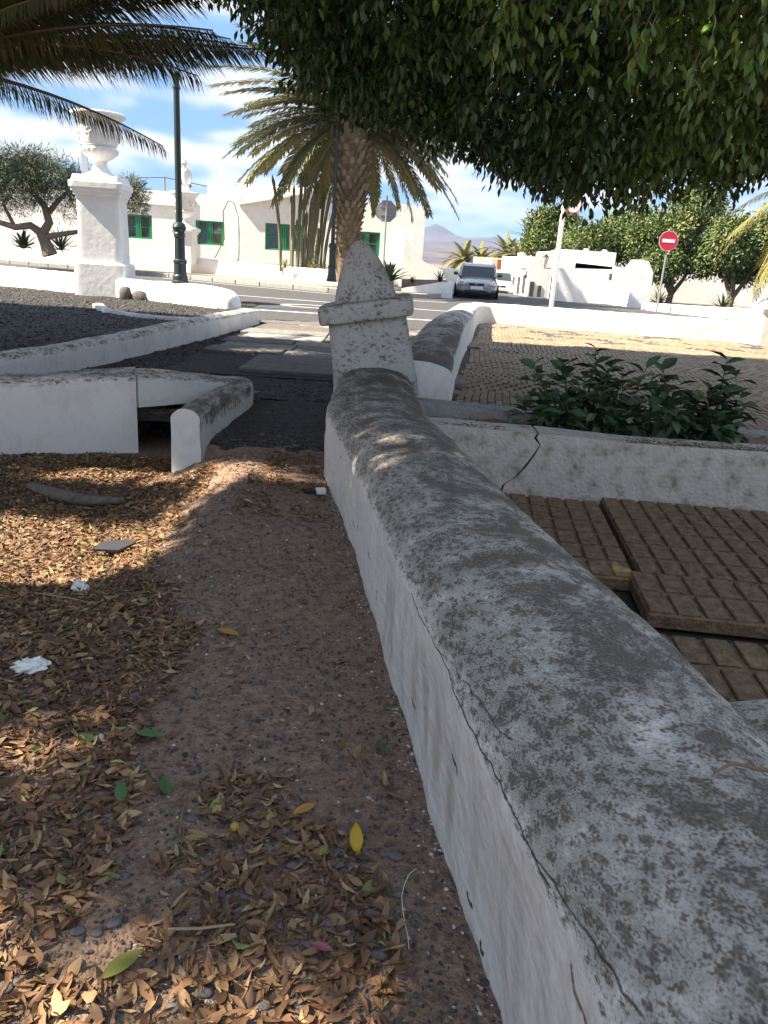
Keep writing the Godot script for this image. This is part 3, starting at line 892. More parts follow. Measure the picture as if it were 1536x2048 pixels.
func build_right_walls():
	# planter with cracked front wall
	var t = thing("planter", "weathered white planter box with a long crack in its front wall", "planter")
	var crack = [Vector2(0.845, 0.36), Vector2(0.835, 0.33), Vector2(0.865, 0.29), Vector2(0.83, 0.22), Vector2(0.79, 0.15), Vector2(0.74, 0.09), Vector2(0.685, 0.045), Vector2(0.66, -0.04)]
	var pl = [Vector2(0.15, -0.04)]
	for k in range(crack.size() - 1, -1, -1): pl.append(crack[k] - Vector2(0.007 + 0.004 * sin(k * 2.1), 0))
	pl.append_array([Vector2(0.6, 0.362), Vector2(0.35, 0.372), Vector2(0.15, 0.372)])
	var mb = MB.new(); mb.prism(pl, -4.52, -4.305)
	inst(mb, "wall_section", M.grime, t)
	var pr = []
	for k in crack.size(): pr.append(crack[k] + Vector2(0.007 + 0.003 * cos(k * 1.7), 0))
	pr.append_array([Vector2(4.2, -0.04), Vector2(4.2, 0.33), Vector2(2.3, 0.335), Vector2(1.4, 0.335)])
	mb = MB.new(); mb.prism(pr, -4.52, -4.31)
	inst(mb, "wall_section", M.grime, t)
	mb = MB.new()
	for q in [[0.15, 2.0, 0.365, 0.30], [2.0, 4.2, 0.30, 0.27]]:
		mb.prism([Vector2(q[0], -0.04), Vector2(q[1], -0.04), Vector2(q[1], q[3]), Vector2(q[0], q[2])], -5.22, -5.05)
	inst(mb, "back_wall", M.grey_wall, t)
	var so = MB.new()
	so.grid(80, 12, func(u, v):
		var x = lerpf(0.15, 4.2, u); var z = lerpf(-4.4, -5.06, v)
		return Vector3(x, 0.275 + hn.get_noise_2d(x * 5, z * 5) * 0.03, z))
	inst(so, "soil", M.soil, t)
	rng.seed = 61
	var cb = MB.new()
	cb.slathe([[-0.4, 0.5, 0.45], [-0.15, 0.95, 0.85], [0.15, 1.0, 0.8], [0.42, 0.55, 0.5]], 6, 2.6)
	var cx = []
	var cc = []
	for k in 2600:
		var x = rr(0.3, 3.2)
		var z = -4.315 - absf(rng.randfn()) * 0.07
		if x < 0.8 and rng.randf() < 0.75: continue
		var sc = rr(0.002, 0.009)
		cx.append(Transform3D(Basis(Vector3(rr(-1, 1), rr(-1, 1), rr(-1, 1)).normalized(), rr(0, 6)).scaled(Vector3(sc * 1.5, sc * 0.5, sc)), Vector3(x, (0.372 - 0.03 * ss(0.5, 0.9, x) if x < 0.85 else 0.335), z)))
		cc.append(Color(0.10, 0.072, 0.05) * rr(0.4, 1.7))
	multi(cb, cx, cc, "soil_crumbs", leafmat(Color(0, 0, 0), 0.95), t)
	# ribbed paving slabs
	var bs = MB.new()
	bs.quad(Vector3(0.2, -0.07, -1.2), Vector3(4.4, -0.07, -1.2), Vector3(4.4, -0.07, -4.4), Vector3(0.2, -0.07, -4.4))
	var yard = struct(bs, "paved_yard", M.slab_side)
	var R = Basis(Vector3.UP, deg_to_rad(-5.5))
	rng.seed = 17
	for q in [[0.25, 1.17, -4.28, -3.13, 0.0], [1.195, 2.45, -4.27, -3.11, 0.0], [2.475, 3.7, -4.27, -3.11, 0.006], [1.06, 2.36, -3.09, -2.66, 0.012], [2.385, 3.6, -3.09, -2.66, 0.0], [0.62, 1.62, -2.63, -1.95, -0.03], [1.645, 2.9, -2.63, -1.95, -0.025]]:
		var sx = q[1] - q[0]
		var sz = q[3] - q[2]
		var sb = MB.new()
		sb.box(Vector3(0, -0.035, 0), Vector3(sx - 0.01, 0.06, sz - 0.01), Basis(), 0.006)
		var nx = maxi(2, int(round(sx / 0.108)))
		var nzz = maxi(1, int(round(sz / 0.2)))
		for i in nx:
			for j in nzz:
				var w = sx / nx
				var l = sz / nzz
				sb.box(Vector3(-sx * 0.5 + (i + 0.5) * w, -0.003 + rr(-0.002, 0.0015), -sz * 0.5 + (j + 0.5) * l), Vector3(w * 0.80, 0.022, l - 0.03), Basis(), 0.004)
		var o = inst(sb, "paving_slab", M.slab, yard, Vector3((q[0] + q[1]) * 0.5 - ((q[2] + q[3]) * 0.5 + 3.7) * 0.0, q[4], (q[2] + q[3]) * 0.5))
		o.basis = R * Basis(Vector3.FORWARD, rr(-0.006, 0.006)) * Basis(Vector3.RIGHT, rr(-0.006, 0.006))
	# plaza wall: one run with a rounded corner
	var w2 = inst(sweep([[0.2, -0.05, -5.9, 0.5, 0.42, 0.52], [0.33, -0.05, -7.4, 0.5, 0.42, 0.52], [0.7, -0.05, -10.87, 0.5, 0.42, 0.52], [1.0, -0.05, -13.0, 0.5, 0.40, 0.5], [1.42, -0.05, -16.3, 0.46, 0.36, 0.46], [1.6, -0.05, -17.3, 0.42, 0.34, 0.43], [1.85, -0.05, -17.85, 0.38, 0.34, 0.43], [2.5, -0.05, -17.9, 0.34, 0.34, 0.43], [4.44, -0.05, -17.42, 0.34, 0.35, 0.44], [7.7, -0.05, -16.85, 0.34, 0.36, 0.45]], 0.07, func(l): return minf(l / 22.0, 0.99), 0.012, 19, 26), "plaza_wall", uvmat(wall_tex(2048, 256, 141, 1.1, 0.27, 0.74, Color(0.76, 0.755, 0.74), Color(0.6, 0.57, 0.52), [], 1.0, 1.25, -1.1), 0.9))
	tag(w2, "rounded white wall enclosing the brick plaza, bright where the sun reaches it", "wall")
	# gate pier at right edge with a rust red gate leaf
	var gp = thing("gate_pier", "white square gate pier at the right end of plaza wall", "pillar", Vector3(7.78, -0.05, -16.75))
	mb = MB.new(); mb.slathe([[0.0, 0.25, 0.25], [0.72, 0.25, 0.25]], 48, 20.0, Vector3.ZERO, true); inst(mb, "shaft", M.white, gp)
	mb = MB.new(); mb.slathe([[0.7, 0.27, 0.27], [0.78, 0.3, 0.3], [0.86, 0.3, 0.3], [1.05, 0.12, 0.12], [1.2, 0.02, 0.02]], 48, 12.0, Vector3.ZERO, true); inst(mb, "cap", M.white, gp)
	var gt = thing("gate_leaf", "rust red metal gate leaf at the right edge of the plaza", "gate", Vector3(8.02, 0, -16.3))
	mb = MB.new(); mb.box(Vector3(0.5, 0.42, 0), Vector3(1.0, 0.7, 0.04), Basis(), 0.005); inst(mb, "panel", M.rust, gt)
	mb = MB.new(); mb.box(Vector3(0.0, 0.4, 0), Vector3(0.06, 0.8, 0.07), Basis(), 0.006); inst(mb, "stile", M.rust, gt)

func build_plaza():
	rng.seed = 51
	var bs = MB.new()
	bs.quad(Vector3(0.2, -0.012, -5.1), Vector3(9.5, -0.012, -5.1), Vector3(9.5, -0.012, -17.9), Vector3(0.2, -0.012, -17.9))
	var pz = struct(bs, "plaza", M.joint)
	var sh = MB.new(); sh.box(Vector3.ZERO, Vector3(0.066, 0.04, 0.236), Basis(), 0.004)
	var one = sh.mesh()
	var R = Basis(Vector3.UP, deg_to_rad(-7.1))
	var dirx = R * Vector3.RIGHT
	var dirz = R * Vector3.FORWARD
	var wav = FastNoiseLite.new(); wav.seed = 9; wav.frequency = 0.45; wav.fractal_octaves = 2
	var xf = []
	var cl = []
	var cand = []
	for i in 108:
		for j in 53:
			var p = Vector3(0.3, 0, -5.2) + dirx * (i * 0.072) + dirz * (j * 0.244 + 0.12 * (i % 2))
			p.x += wav.get_noise_2d(p.x * 0.5, p.z) * 0.11
			if p.z > -5.3 or p.z < -17.75 + maxf(0, (p.x - 2.5)) * 0.19 or p.x < 0.60 + (-p.z - 7.4) * 0.125: continue
			p.y = -0.016 + wav.get_noise_2d(p.x * 2.0 + 50, p.z * 2.0) * 0.012 + rr(-0.002, 0.002)
			var b = R * Basis(Vector3.UP, rr(-0.03, 0.03)) * Basis(Vector3.RIGHT, rr(-0.012, 0.012)) * Basis(Vector3.FORWARD, rr(-0.03, 0.03))
			var t = Transform3D(b, p)
			if p.z > -9.5 and p.z < -6.6 and p.x < 1.75: cand.append(t)
			else:
				xf.append(t)
				var g = rr(0.85, 1.12)
				cl.append(Color(0.27, 0.20, 0.13) * g if rng.randf() < 0.8 else Color(0.29, 0.235, 0.175) * g)
	cand.sort_custom(func(a, b): return a.origin.z > b.origin.z)
	for k in cand.size():
		if k < 300:
			var o = inst(one, "brick", M.bricks[rng.randi() % 5], pz)
			o.transform = cand[k]
		else:
			xf.append(cand[k]); cl.append(Color(0.27, 0.20, 0.13) * rr(0.85, 1.12))
	multi(one, xf, cl, "brick_field", M.brick_stuff, pz)

# ---------------------------------------------------------------- far side of the road
func wall_holes(mb, x0, x1, y0, y1, z0, z1, holes):   # a wall slab with rectangular openings [x0,x1,y0,y1], sorted by x
	var x = x0
	for h in holes:
		if h[0] > x: mb.box(Vector3((x + h[0]) * 0.5, (y0 + y1) * 0.5, (z0 + z1) * 0.5), Vector3(h[0] - x, y1 - y0, z1 - z0))
		mb.box(Vector3((h[0] + h[1]) * 0.5, (y0 + h[2]) * 0.5, (z0 + z1) * 0.5), Vector3(h[1] - h[0], h[2] - y0, z1 - z0))
		if y1 > h[3]: mb.box(Vector3((h[0] + h[1]) * 0.5, (y1 + h[3]) * 0.5, (z0 + z1) * 0.5), Vector3(h[1] - h[0], y1 - h[3], z1 - z0))
		x = h[1]
	if x1 > x: mb.box(Vector3((x + x1) * 0.5, (y0 + y1) * 0.5, (z0 + z1) * 0.5), Vector3(x1 - x, y1 - y0, z1 - z0))
func green_window(par, x0, x1, y0, y1, z, curt):
	var cx = (x0 + x1) * 0.5
	var cy = (y0 + y1) * 0.5
	var w = x1 - x0
	var h = y1 - y0
	var f = MB.new()
	var fw = 0.085
	f.box(Vector3(cx, y1 - fw * 0.5, z), Vector3(w, fw, 0.09)); f.box(Vector3(cx, y0 + fw * 0.5, z), Vector3(w, fw, 0.09))
	f.box(Vector3(x0 + fw * 0.5, cy, z), Vector3(fw, h - 2 * fw, 0.09)); f.box(Vector3(x1 - fw * 0.5, cy, z), Vector3(fw, h - 2 * fw, 0.09))
	f.box(Vector3(cx, cy, z), Vector3(fw, h - 2 * fw, 0.08))
	var o = inst(f, "window", M.green, par)
	for s in [-1, 1]:
		var sx = cx + s * (w * 0.25 - fw * 0.1)
		var sw = w * 0.5 - fw * 1.5
		var sh = MB.new()
		var k = 0.075
		sh.box(Vector3(sx - sw * 0.5 + k * 0.5, cy, z + 0.004), Vector3(k, h - 2 * fw, 0.06)); sh.box(Vector3(sx + sw * 0.5 - k * 0.5, cy, z + 0.004), Vector3(k, h - 2 * fw, 0.06))
		sh.box(Vector3(sx, cy, z + 0.002), Vector3(sw - 2 * k, k * 0.6, 0.04))
		inst(sh, "sash", M.green, o)
		var g = MB.new(); g.box(Vector3(sx, cy, z - 0.03), Vector3(sw, h - 2 * fw, 0.012))
		inst(g, "pane", M.pane, o)
	if curt:
		var c = MB.new()
		c.grid(16, 1, func(u, v): return Vector3(lerpf(cx + 0.05, x1 - fw, u), lerpf(y0, y1, v), z - 0.16 + 0.02 * sin(u * 30.0)))
		inst(c, "curtain", M.curtain, o)
func far_palm(at, crown_h, r0, r1, nfr, ln, label, sd, meshes, group = "", skip_boots = true):
	var t = thing("date_palm", label, "palm", at, group)
	var tr = MB.new()
	tr.tube([Vector3(0, -0.3, 0), Vector3(0.02, crown_h * 0.5, 0), Vector3(0, crown_h, 0)], [r0, (r0 + r1) * 0.5, r1], 12)
	inst(tr, "trunk", M.palmbark, t)
	rng.seed = sd
	for k in nfr:
		var o = inst(meshes[k % meshes.size()], "frond", M.palm, t, Vector3(0, crown_h, 0))
		var el = lerpf(1.35, -0.35, pow(float(k) / nfr, 0.8)) + rr(-0.12, 0.12)
		o.basis = (Basis(Vector3.UP, k * 2.39996 + rr(-0.2, 0.2)) * Basis(Vector3.RIGHT, el)).scaled(Vector3.ONE * ln * rr(0.85, 1.1))
	return t
# unit-length pinnate frond along -z, arching down; col = leaflet colour
func frond_mesh(sd, n, droop, ll, lw, col, vary, vee = 0.5, spine = Color(0.2, 0.17, 0.08), tipd = 0.0):
	var mb = MB.new()
	var g = RandomNumberGenerator.new(); g.seed = sd
	var pt = func(t): return Vector3(0, -droop * t * t + 0.06 * t, -t * (1.0 - 0.12 * droop * t))
	mb.cc = spine
	var ps = []
	var rs = []
	for k in 11:
		ps.append(pt.call(k / 10.0)); rs.append(lerpf(0.011, 0.002, k / 10.0))
	mb.tube(ps, rs, 5)
	for k in n:
		var t = lerpf(0.12, 1.0, (k + 0.5) / n)
		var p = pt.call(t)
		var d = (pt.call(minf(t + 0.03, 1.03)) - pt.call(t - 0.03)).normalized()
		var side = Vector3.RIGHT
		var up = side.cross(d).normalized()
		var env = sin(PI * clampf(0.12 + 0.8 * t, 0, 1))
		for s in [-1.0, 1.0]:
			var l = ll * (0.35 + 0.65 * env) * g.randf_range(0.85, 1.1)
			var dir = (side * s * g.randf_range(0.75, 1.0) + d * g.randf_range(0.55, 0.85) * (0.6 + t) + up * (vee * g.randf_range(0.3, 1.0) - 0.15 - tipd)).normalized()
			var wv = dir.cross(up).normalized() * lw * 0.5
			mb.cc = Color(col.r * g.randf_range(1 - vary, 1 + vary), col.g * g.randf_range(1 - vary, 1 + vary), col.b * g.randf_range(1 - vary, 1 + vary))
			var e = p + dir * l + Vector3(0, -l * l * 0.25 - l * 0.25 * tipd, 0)
			var m = p + dir * l * 0.5 + up * 0.004
			var a = mb.add(p - wv * 0.4); var b = mb.add(p + wv * 0.4)
			var c = mb.add(m + wv); var f = mb.add(m - wv); var q = mb.add(e)
			mb.tri(a, b, c); mb.tri(a, c, f); mb.tri(f, c, q)
	return mb.mesh()
func agave(at, n, ln, label, name = "agave_plant", col = Color(0.09, 0.14, 0.07), thin = 1.0, up0 = 0.2):
	var t = thing(name, label, "plant", at)
	for k in n:
		var mb = MB.new()
		mb.cc = col * rr(0.75, 1.25)
		var az = k * 2.4 + rr(-0.2, 0.2)
		var el = lerpf(1.35, up0, float(k) / n)
		var d = Vector3(cos(az) * cos(el), sin(el), sin(az) * cos(el))
		var s = Vector3(-sin(az), 0, cos(az))
		var l = ln * rr(0.8, 1.1)
		var w = 0.09 * ln * thin
		var pts = [Vector3.ZERO, d * l * 0.35, d * l * 0.7 - Vector3(0, 0.04 * l, 0), d * l - Vector3(0, 0.14 * l, 0)]
		var ws = [w * 0.8, w, w * 0.7, 0.004]
		var nr = s.cross(d)
		for i in 3:
			var a = mb.add(pts[i] - s * ws[i] + nr * ws[i] * 0.4); var b = mb.add(pts[i]); var c = mb.add(pts[i] + s * ws[i] + nr * ws[i] * 0.4)
			var e = mb.add(pts[i + 1] - s * ws[i + 1] + nr * ws[i + 1] * 0.4); var f = mb.add(pts[i + 1]); var g = mb.add(pts[i + 1] + s * ws[i + 1] + nr * ws[i + 1] * 0.4)
			mb.tri(a, b, f); mb.tri(a, f, e); mb.tri(b, c, g); mb.tri(b, g, f)
		inst(mb, "leaf", M.agave, t)
	return t

func build_far_side():
	M.pane = mat(Color(0.10, 0.12, 0.12), 0.03)
	M.pane.transparency = BaseMaterial3D.TRANSPARENCY_ALPHA
	M.pane.albedo_color.a = 0.25
	rng.seed = 23
	# raised pavement with kerb stones
	var K = [Vector2(-40, -39.5), Vector2(-20, -36.2), Vector2(-12, -33.2), Vector2(-8, -30.9), Vector2(-5, -29.0), Vector2(-2.4, -27.75), Vector2(-0.4, -27.3), Vector2(1.0, -27.8), Vector2(1.5, -29.0), Vector2(1.6, -31)]
	var top = [Vector2(-40, -42), Vector2(1.6, -42)]
	var mb = MB.new()
	var poly = PackedVector2Array()
	for p in K: poly.append(p)
	poly.append(Vector2(1.6, -60)); poly.append(Vector2(-40, -60))
	var tri = Geometry2D.triangulate_polygon(poly)
	for p in poly: mb.add(Vector3(p.x, 0.14, p.y))
	for k in range(0, tri.size(), 3): mb.tri(tri[k], tri[k + 2], tri[k + 1])
	var pav = struct(mb, "pavement", M.tan)
	for k in K.size() - 1:
		var ln = K[k].distance_to(K[k + 1])
		var n = maxi(1, int(ln / 1.0))
		if K[k].x < -25: continue
		for i in n:
			var a = K[k].lerp(K[k + 1], (i + 0.008) / n); var b = K[k].lerp(K[k + 1], (i + 0.992) / n)
			var c = (a + b) * 0.5
			var kb = MB.new(); kb.box(Vector3.ZERO, Vector3(a.distance_to(b), 0.2, 0.14), Basis(), 0.02)
			var o = inst(kb, "kerb_stone", M.concrete[2], pav, Vector3(c.x, 0.055, c.y))
			o.rotation.y = -atan2(b.y - a.y, b.x - a.x)
	# ribbed paving tiles near the kerb
	for k in range(2, 6):
		var ln = K[k].distance_to(K[k + 1])
		var n = int(ln / 0.4)
		for i in n:
			for r in 3:
				var a = K[k].lerp(K[k + 1], (i + 0.5) / n)
				var d = (K[k + 1] - K[k]).normalized()
				var nrm = Vector2(d.y, -d.x)
				var c = a + nrm * (0.30 + 0.41 * r)
				if c.y > a.y: c = a - nrm * (0.30 + 0.41 * r)
				if used.get("ptile", 0) > 290: continue
				used["ptile"] = used.get("ptile", 0) + 1
				if not M.has("ptm"):
					var tb = MB.new()
					for s in 5: tb.box(Vector3(-0.16 + s * 0.08, 0, 0), Vector3(0.062, 0.03, 0.385), Basis(), 0.004)
					M.ptm = tb.mesh()
				var o = inst(M.ptm, "paving_tile", M.tan, pav, Vector3(c.x, 0.143, c.y))
				o.rotation.y = -atan2(d.y, d.x)
	# planting bed wall
	var u4 = func(l): return l / 3.0
	var E = [[-40.0, 0.1, -41.5, 0.26, 0.75, 0.82], [-20.0, 0.1, -37.6, 0.26, 0.78, 0.84], [-13.4, 0.1, -36.0, 0.26, 0.76, 0.82], [-9.5, 0.1, -34.8, 0.26, 0.72, 0.79], [-6.4, 0.1, -33.0, 0.26, 0.66, 0.73], [-4.0, 0.1, -31.2, 0.26, 0.63, 0.70], [-2.5, 0.1, -30.2, 0.26, 0.62, 0.69], [-1.2, 0.1, -29.7, 0.24, 0.38, 0.45], [-0.2, 0.1, -29.6, 0.24, 0.2, 0.26], [1.5, 0.1, -30.4, 0.24, 0.14, 0.2]]
	tag(inst(sweep(E, 0.3, u4, 0.01, 31, 18), "bed_wall", M.white), "low white wall of the planting bed in front of the long house", "wall")
	var so = MB.new()
	for k in E.size() - 2:
		var a = E[k]; var b = E[k + 1]
		so.quad(Vector3(a[0], 0.64, a[2]), Vector3(b[0], 0.64 if k < 6 else 0.3, b[2]), Vector3(b[0], 0.7 if k < 6 else 0.4, -38.0), Vector3(a[0], 0.7, -38.0 if a[0] > -20 else -41.6))
	struct(so, "planting_bed", M.earth)
	# --- the long house
	var hs = thing("long_house", "long low white house with green windows, curved parapet and flat roofs", "house")
	mb = MB.new()   # left wing
	wall_holes(mb, -22.0, -9.7, 0.3, 3.5, -37.6, -37.25, [[-12.72, -11.42, 1.40, 2.43]])
	wall_holes(mb, -9.7, -7.36, 0.3, 3.35, -37.6, -37.35, [[-9.45, -8.16, 1.32, 2.36]])
	mb.box(Vector3(-14.7, 1.9, -45.0), Vector3(14.6, 3.3, 0.3)); mb.box(Vector3(-22.2, 1.9, -41.2), Vector3(0.3, 3.3, 7.4))
	inst(mb, "wall", M.white, hs)
	mb = MB.new(); mb.box(Vector3(-14.75, 3.42, -41.2), Vector3(14.6, 0.1, 7.2)); mb.box(Vector3(-11.2, 2.92, -37.2), Vector3(3.0, 0.06, 0.12), Basis(), 0.01)
	inst(mb, "roof", M.white, hs)
	mb = MB.new()   # gabled middle: sloping curved parapet
	wall_holes(mb, -7.36, -2.35, 0.3, 2.5, -37.3, -37.0, [[-6.2, -4.55, 1.28, 2.42]])
	var pp = [Vector2(-7.36, 2.5), Vector2(-2.35, 2.5), Vector2(-2.35, 3.75), Vector2(-3.1, 4.0), Vector2(-3.5, 4.03)]
	for k in 8: pp.append(Vector2(lerpf(-3.9, -7.36, k / 7.0), lerpf(3.95, 3.08, pow(k / 7.0, 0.8))))
	mb.prism(pp, -37.3, -37.0)
	mb.box(Vector3(-7.21, 1.7, -39.0), Vector3(0.3, 2.8, 3.4))
	inst(mb, "wall", M.white, hs)
	mb = MB.new()
	for k in 10:   # coping that overhangs the slope
		var a = Vector2(lerpf(-3.4, -7.42, k / 10.0), 0); var b = Vector2(lerpf(-3.4, -7.42, (k + 1) / 10.0), 0)
		a.y = lerpf(4.02, 3.08, pow(k / 10.0, 0.85)) + 0.03; b.y = lerpf(4.02, 3.08, pow((k + 1) / 10.0, 0.85)) + 0.03
		var ang = atan2(b.y - a.y, b.x - a.x)
		mb.box(Vector3((a.x + b.x) * 0.5, (a.y + b.y) * 0.5 + 0.02, -37.1), Vector3(a.distance_to(b) + 0.01, 0.1, 0.62), Basis(Vector3.BACK, ang), 0.02)
	inst(mb, "coping", M.white, hs)
	mb = MB.new(); mb.box(Vector3(-4.85, 2.95, -40.9), Vector3(4.9, 0.1, 7.4)); inst(mb, "roof", M.white, hs)
	mb = MB.new()   # set-back upper volume
	mb.box(Vector3(-6.6, 3.5, -40.3), Vector3(4.8, 1.1, 5.0), Basis(), 0.03)
	inst(mb, "upper_volume", M.white, hs)
	mb = MB.new()   # right block
	wall_holes(mb, -2.35, 1.0, 0.1, 3.5, -37.25, -36.95, [[-2.2, -0.98, 1.32, 2.32]])
	mb.prism([Vector2(-2.35, 3.5), Vector2(1.0, 3.5), Vector2(1.0, 3.53), Vector2(-2.35, 3.72)], -37.25, -36.95)
	mb.box(Vector3(0.85, 1.8, -40.6), Vector3(0.3, 3.4, 6.7)); mb.box(Vector3(-0.6, 1.8, -44.0), Vector3(3.0, 3.4, 0.3))
	mb.box(Vector3(-0.7, 3.3, -40.6), Vector3(3.0, 0.1, 6.6))
	inst(mb, "wall", M.white, hs)
	mb = MB.new()   # dark rooms behind the windows
	mb.box(Vector3(-8.0, 1.8, -39.2), Vector3(17.0, 2.2, 0.1))
	inst(mb, "inner_wall", M.white2, hs)
	green_window(hs, -12.72, -11.42, 1.40, 2.43, -37.36, false)
	green_window(hs, -9.45, -8.16, 1.32, 2.36, -37.44, true)
	green_window(hs, -6.2, -4.55, 1.28, 2.42, -37.1, false)
	green_window(hs, -2.2, -0.98, 1.32, 2.32, -37.06, true)
	mb = MB.new(); mb.box(Vector3(-5.5, 3.9, -39.0), Vector3(0.55, 0.6, 0.5), Basis(), 0.02); inst(mb, "chimney", M.white, hs)
	for q in [[-11.0, 3.5, 0.75], [0.4, 3.5, 0.0]]:
		if q[2] > 0:
			mb = MB.new(); mb.tube([Vector3(q[0], 3.4, -38), Vector3(q[0], 3.4 + q[2], -38)], 0.035, 6); inst(mb, "roof_post", M.wood, hs)
	mb = MB.new(); mb.tube([Vector3(-13.6, 3.95, -38), Vector3(-11, 4.12, -38), Vector3(-9, 3.85, -38), Vector3(-7.9, 3.62, -38.2)], 0.02, 5); inst(mb, "cable", M.wire, hs)
	mb = MB.new(); mb.tube([Vector3(-8.55, 0.75, -37.2), Vector3(-8.1, 1.6, -37.2), Vector3(-8.15, 2.8, -37.2), Vector3(-7.9, 3.25, -37.1), Vector3(-7.65, 3.2, -37.1), Vector3(-7.45, 2.6, -37.2), Vector3(-7.4, 1.4, -37.2), Vector3(-7.45, 0.7, -37.2)], 0.022, 6); inst(mb, "cable_loop", M.wire, hs)
	mb = MB.new(); mb.tube([Vector3(-2.1, 3.5, -38.0), Vector3(-2.1, 4.6, -38.0)], 0.02, 5); mb.tube([Vector3(-2.25, 4.2, -38), Vector3(-1.95, 4.2, -38)], 0.012, 5); inst(mb, "antenna", M.steel, hs)
	# wing wall and planter at the corner
	var ww = MB.new(); ww.prism([Vector2(0.1, 0.1), Vector2(2.3, 0.1), Vector2(1.9, 0.9), Vector2(1.05, 1.2), Vector2(0.12, 2.25)], -36.2, -36.0)
	ww.box(Vector3(0.2, 1.1, -36.5), Vector3(0.2, 2.0, 0.6))
	tag(inst(ww, "wing_wall", M.white), "sloping white wing wall at the right corner of the long house", "wall")
	var pl = thing("street_planter", "white corner planter with dark soil beside the street mouth", "planter", Vector3(0, 0, 0))
	mb = MB.new(); mb.prism([Vector2(0.1, -0.02), Vector2(1.95, -0.02), Vector2(1.95, 0.56), Vector2(1.6, 0.56), Vector2(0.1, 0.24)], -29.1, -28.95); mb.box(Vector3(1.9, 0.28, -30.6), Vector3(0.15, 0.58, 2.9))
	inst(mb, "wall", M.white, pl)
	mb = MB.new(); mb.quad(Vector3(0.1, 0.2, -29.1), Vector3(1.85, 0.52, -29.1), Vector3(1.85, 0.56, -32), Vector3(0.1, 0.5, -32)); inst(mb, "soil", M.soil, pl)
	agave(Vector3(1.55, 0.52, -30.3), 26, 0.5, "dark spiky plant in the white corner planter by the car", "spiky_plant", Color(0.02, 0.03, 0.02), 0.5)
	agave(Vector3(0.5, 0.4, -30.6), 22, 0.4, "small dark plant in the corner planter near the wing wall", "spiky_plant", Color(0.03, 0.035, 0.02), 0.5)
	var lw = MB.new(); lw.box(Vector3(2.5, 0.4, -41.0), Vector3(2.2, 1.1, 0.25), Basis(), 0.03); lw.box(Vector3(3.5, 0.2, -38.5), Vector3(0.25, 0.7, 5.0), Basis(), 0.03)
	tag(inst(lw, "yard_wall", M.white), "low white yard wall left of the silver car", "wall")
	# small pillar, urn and statue
	var p2 = thing("urn_pillar", "slimmer white pillar on bed wall carrying the smaller urn", "pillar", Vector3(-7.98, 0.6, -30.9 - 3.0))
	mb = MB.new(); mb.slathe([[0.0, 0.42, 0.42], [1.2, 0.40, 0.40]], 48, 20.0, Vector3.ZERO, true); inst(mb, "shaft", M.white, p2)
	mb = MB.new(); mb.slathe([[1.18, 0.44, 0.44], [1.28, 0.46, 0.46], [1.3, 0.52, 0.52], [1.42, 0.52, 0.52], [1.45, 0.4, 0.4], [1.5, 0.38, 0.38]], 48, 20.0, Vector3.ZERO, true); inst(mb, "cap", M.white, p2)
	p2.position = Vector3(-9.0, 0.5, -33.9)
	urn(Vector3(-9.0, 1.97, -33.9), 1.0, "smaller white urn behind the lamp post with a figure standing on it")
	var stt = thing("statue", "white statue of a hatted figure standing on the smaller urn", "statue", Vector3(-9.0, 3.12, -33.9))
	mb = MB.new()
	mb.slathe([[-0.1, 0.18, 0.16], [0.0, 0.17, 0.15], [0.25, 0.15, 0.12], [0.5, 0.165, 0.125], [0.68, 0.15, 0.11], [0.85, 0.19, 0.125], [0.98, 0.215, 0.13], [1.06, 0.17, 0.11], [1.1, 0.07, 0.07], [1.14, 0.065, 0.07], [1.17, 0.085, 0.1], [1.25, 0.1, 0.115], [1.3, 0.09, 0.105], [1.345, 0.03, 0.03]], 20, 2.2)
	mb.tube([Vector3(-0.18, 1.0, 0), Vector3(-0.25, 0.82, 0.05), Vector3(-0.22, 0.66, 0.14), Vector3(-0.14, 0.58, 0.2)], [0.07, 0.058, 0.05, 0.035], 8)
	mb.tube([Vector3(0.18, 1.0, 0), Vector3(0.26, 0.8, 0.0), Vector3(0.25, 0.62, 0.06), Vector3(0.23, 0.5, 0.1)], [0.07, 0.058, 0.05, 0.035], 8)
	inst(mb, "body", M.white, stt)
	mb = MB.new(); mb.lathe([[0.17, 1.28], [0.175, 1.295], [0.1, 1.3], [0.095, 1.38], [0.07, 1.41], [0.0, 1.42]], 20); inst(mb, "hat", M.white, stt)
	mb = MB.new(); mb.box(Vector3(0.25, 0.42, 0.1), Vector3(0.1, 0.14, 0.12), Basis(), 0.03); inst(mb, "bag", M.rock, stt)
	# big palm
	var fr = []
	for k in 4: fr.append(frond_mesh(60 + k, 78, [0.45, 0.6, 0.75, 0.55][k], 0.14, 0.02, [Color(0.20, 0.21, 0.06), Color(0.13, 0.16, 0.06), Color(0.24, 0.22, 0.07), Color(0.11, 0.13, 0.055)][k], 0.25, 0.55, Color(0.27, 0.22, 0.09), 0.25))
	var dryf = frond_mesh(70, 50, 0.5, 0.11, 0.009, Color(0.30, 0.20, 0.09), 0.25, 0.3, Color(0.28, 0.2, 0.1), 0.4)
	M.fronds = fr
	var bp = thing("date_palm", "big date palm with thick scaly trunk in front of the long house", "palm", Vector3(-1.98, 0.6, -29.6))
	mb = MB.new()
	mb.tube([Vector3(-0.06, -0.3, 0), Vector3(-0.04, 0.6, 0), Vector3(0.02, 1.4, 0), Vector3(0.05, 2.4, 0), Vector3(0.04, 3.4, 0), Vector3(0.0, 4.3, 0), Vector3(0, 5.05, 0)], [0.42, 0.40, 0.42, 0.5, 0.6, 0.62, 0.5], 20)
	var trunk = inst(mb, "trunk", M.palmbark, bp)
	var bt = MB.new()   # one cut leaf base, pointing outward and up
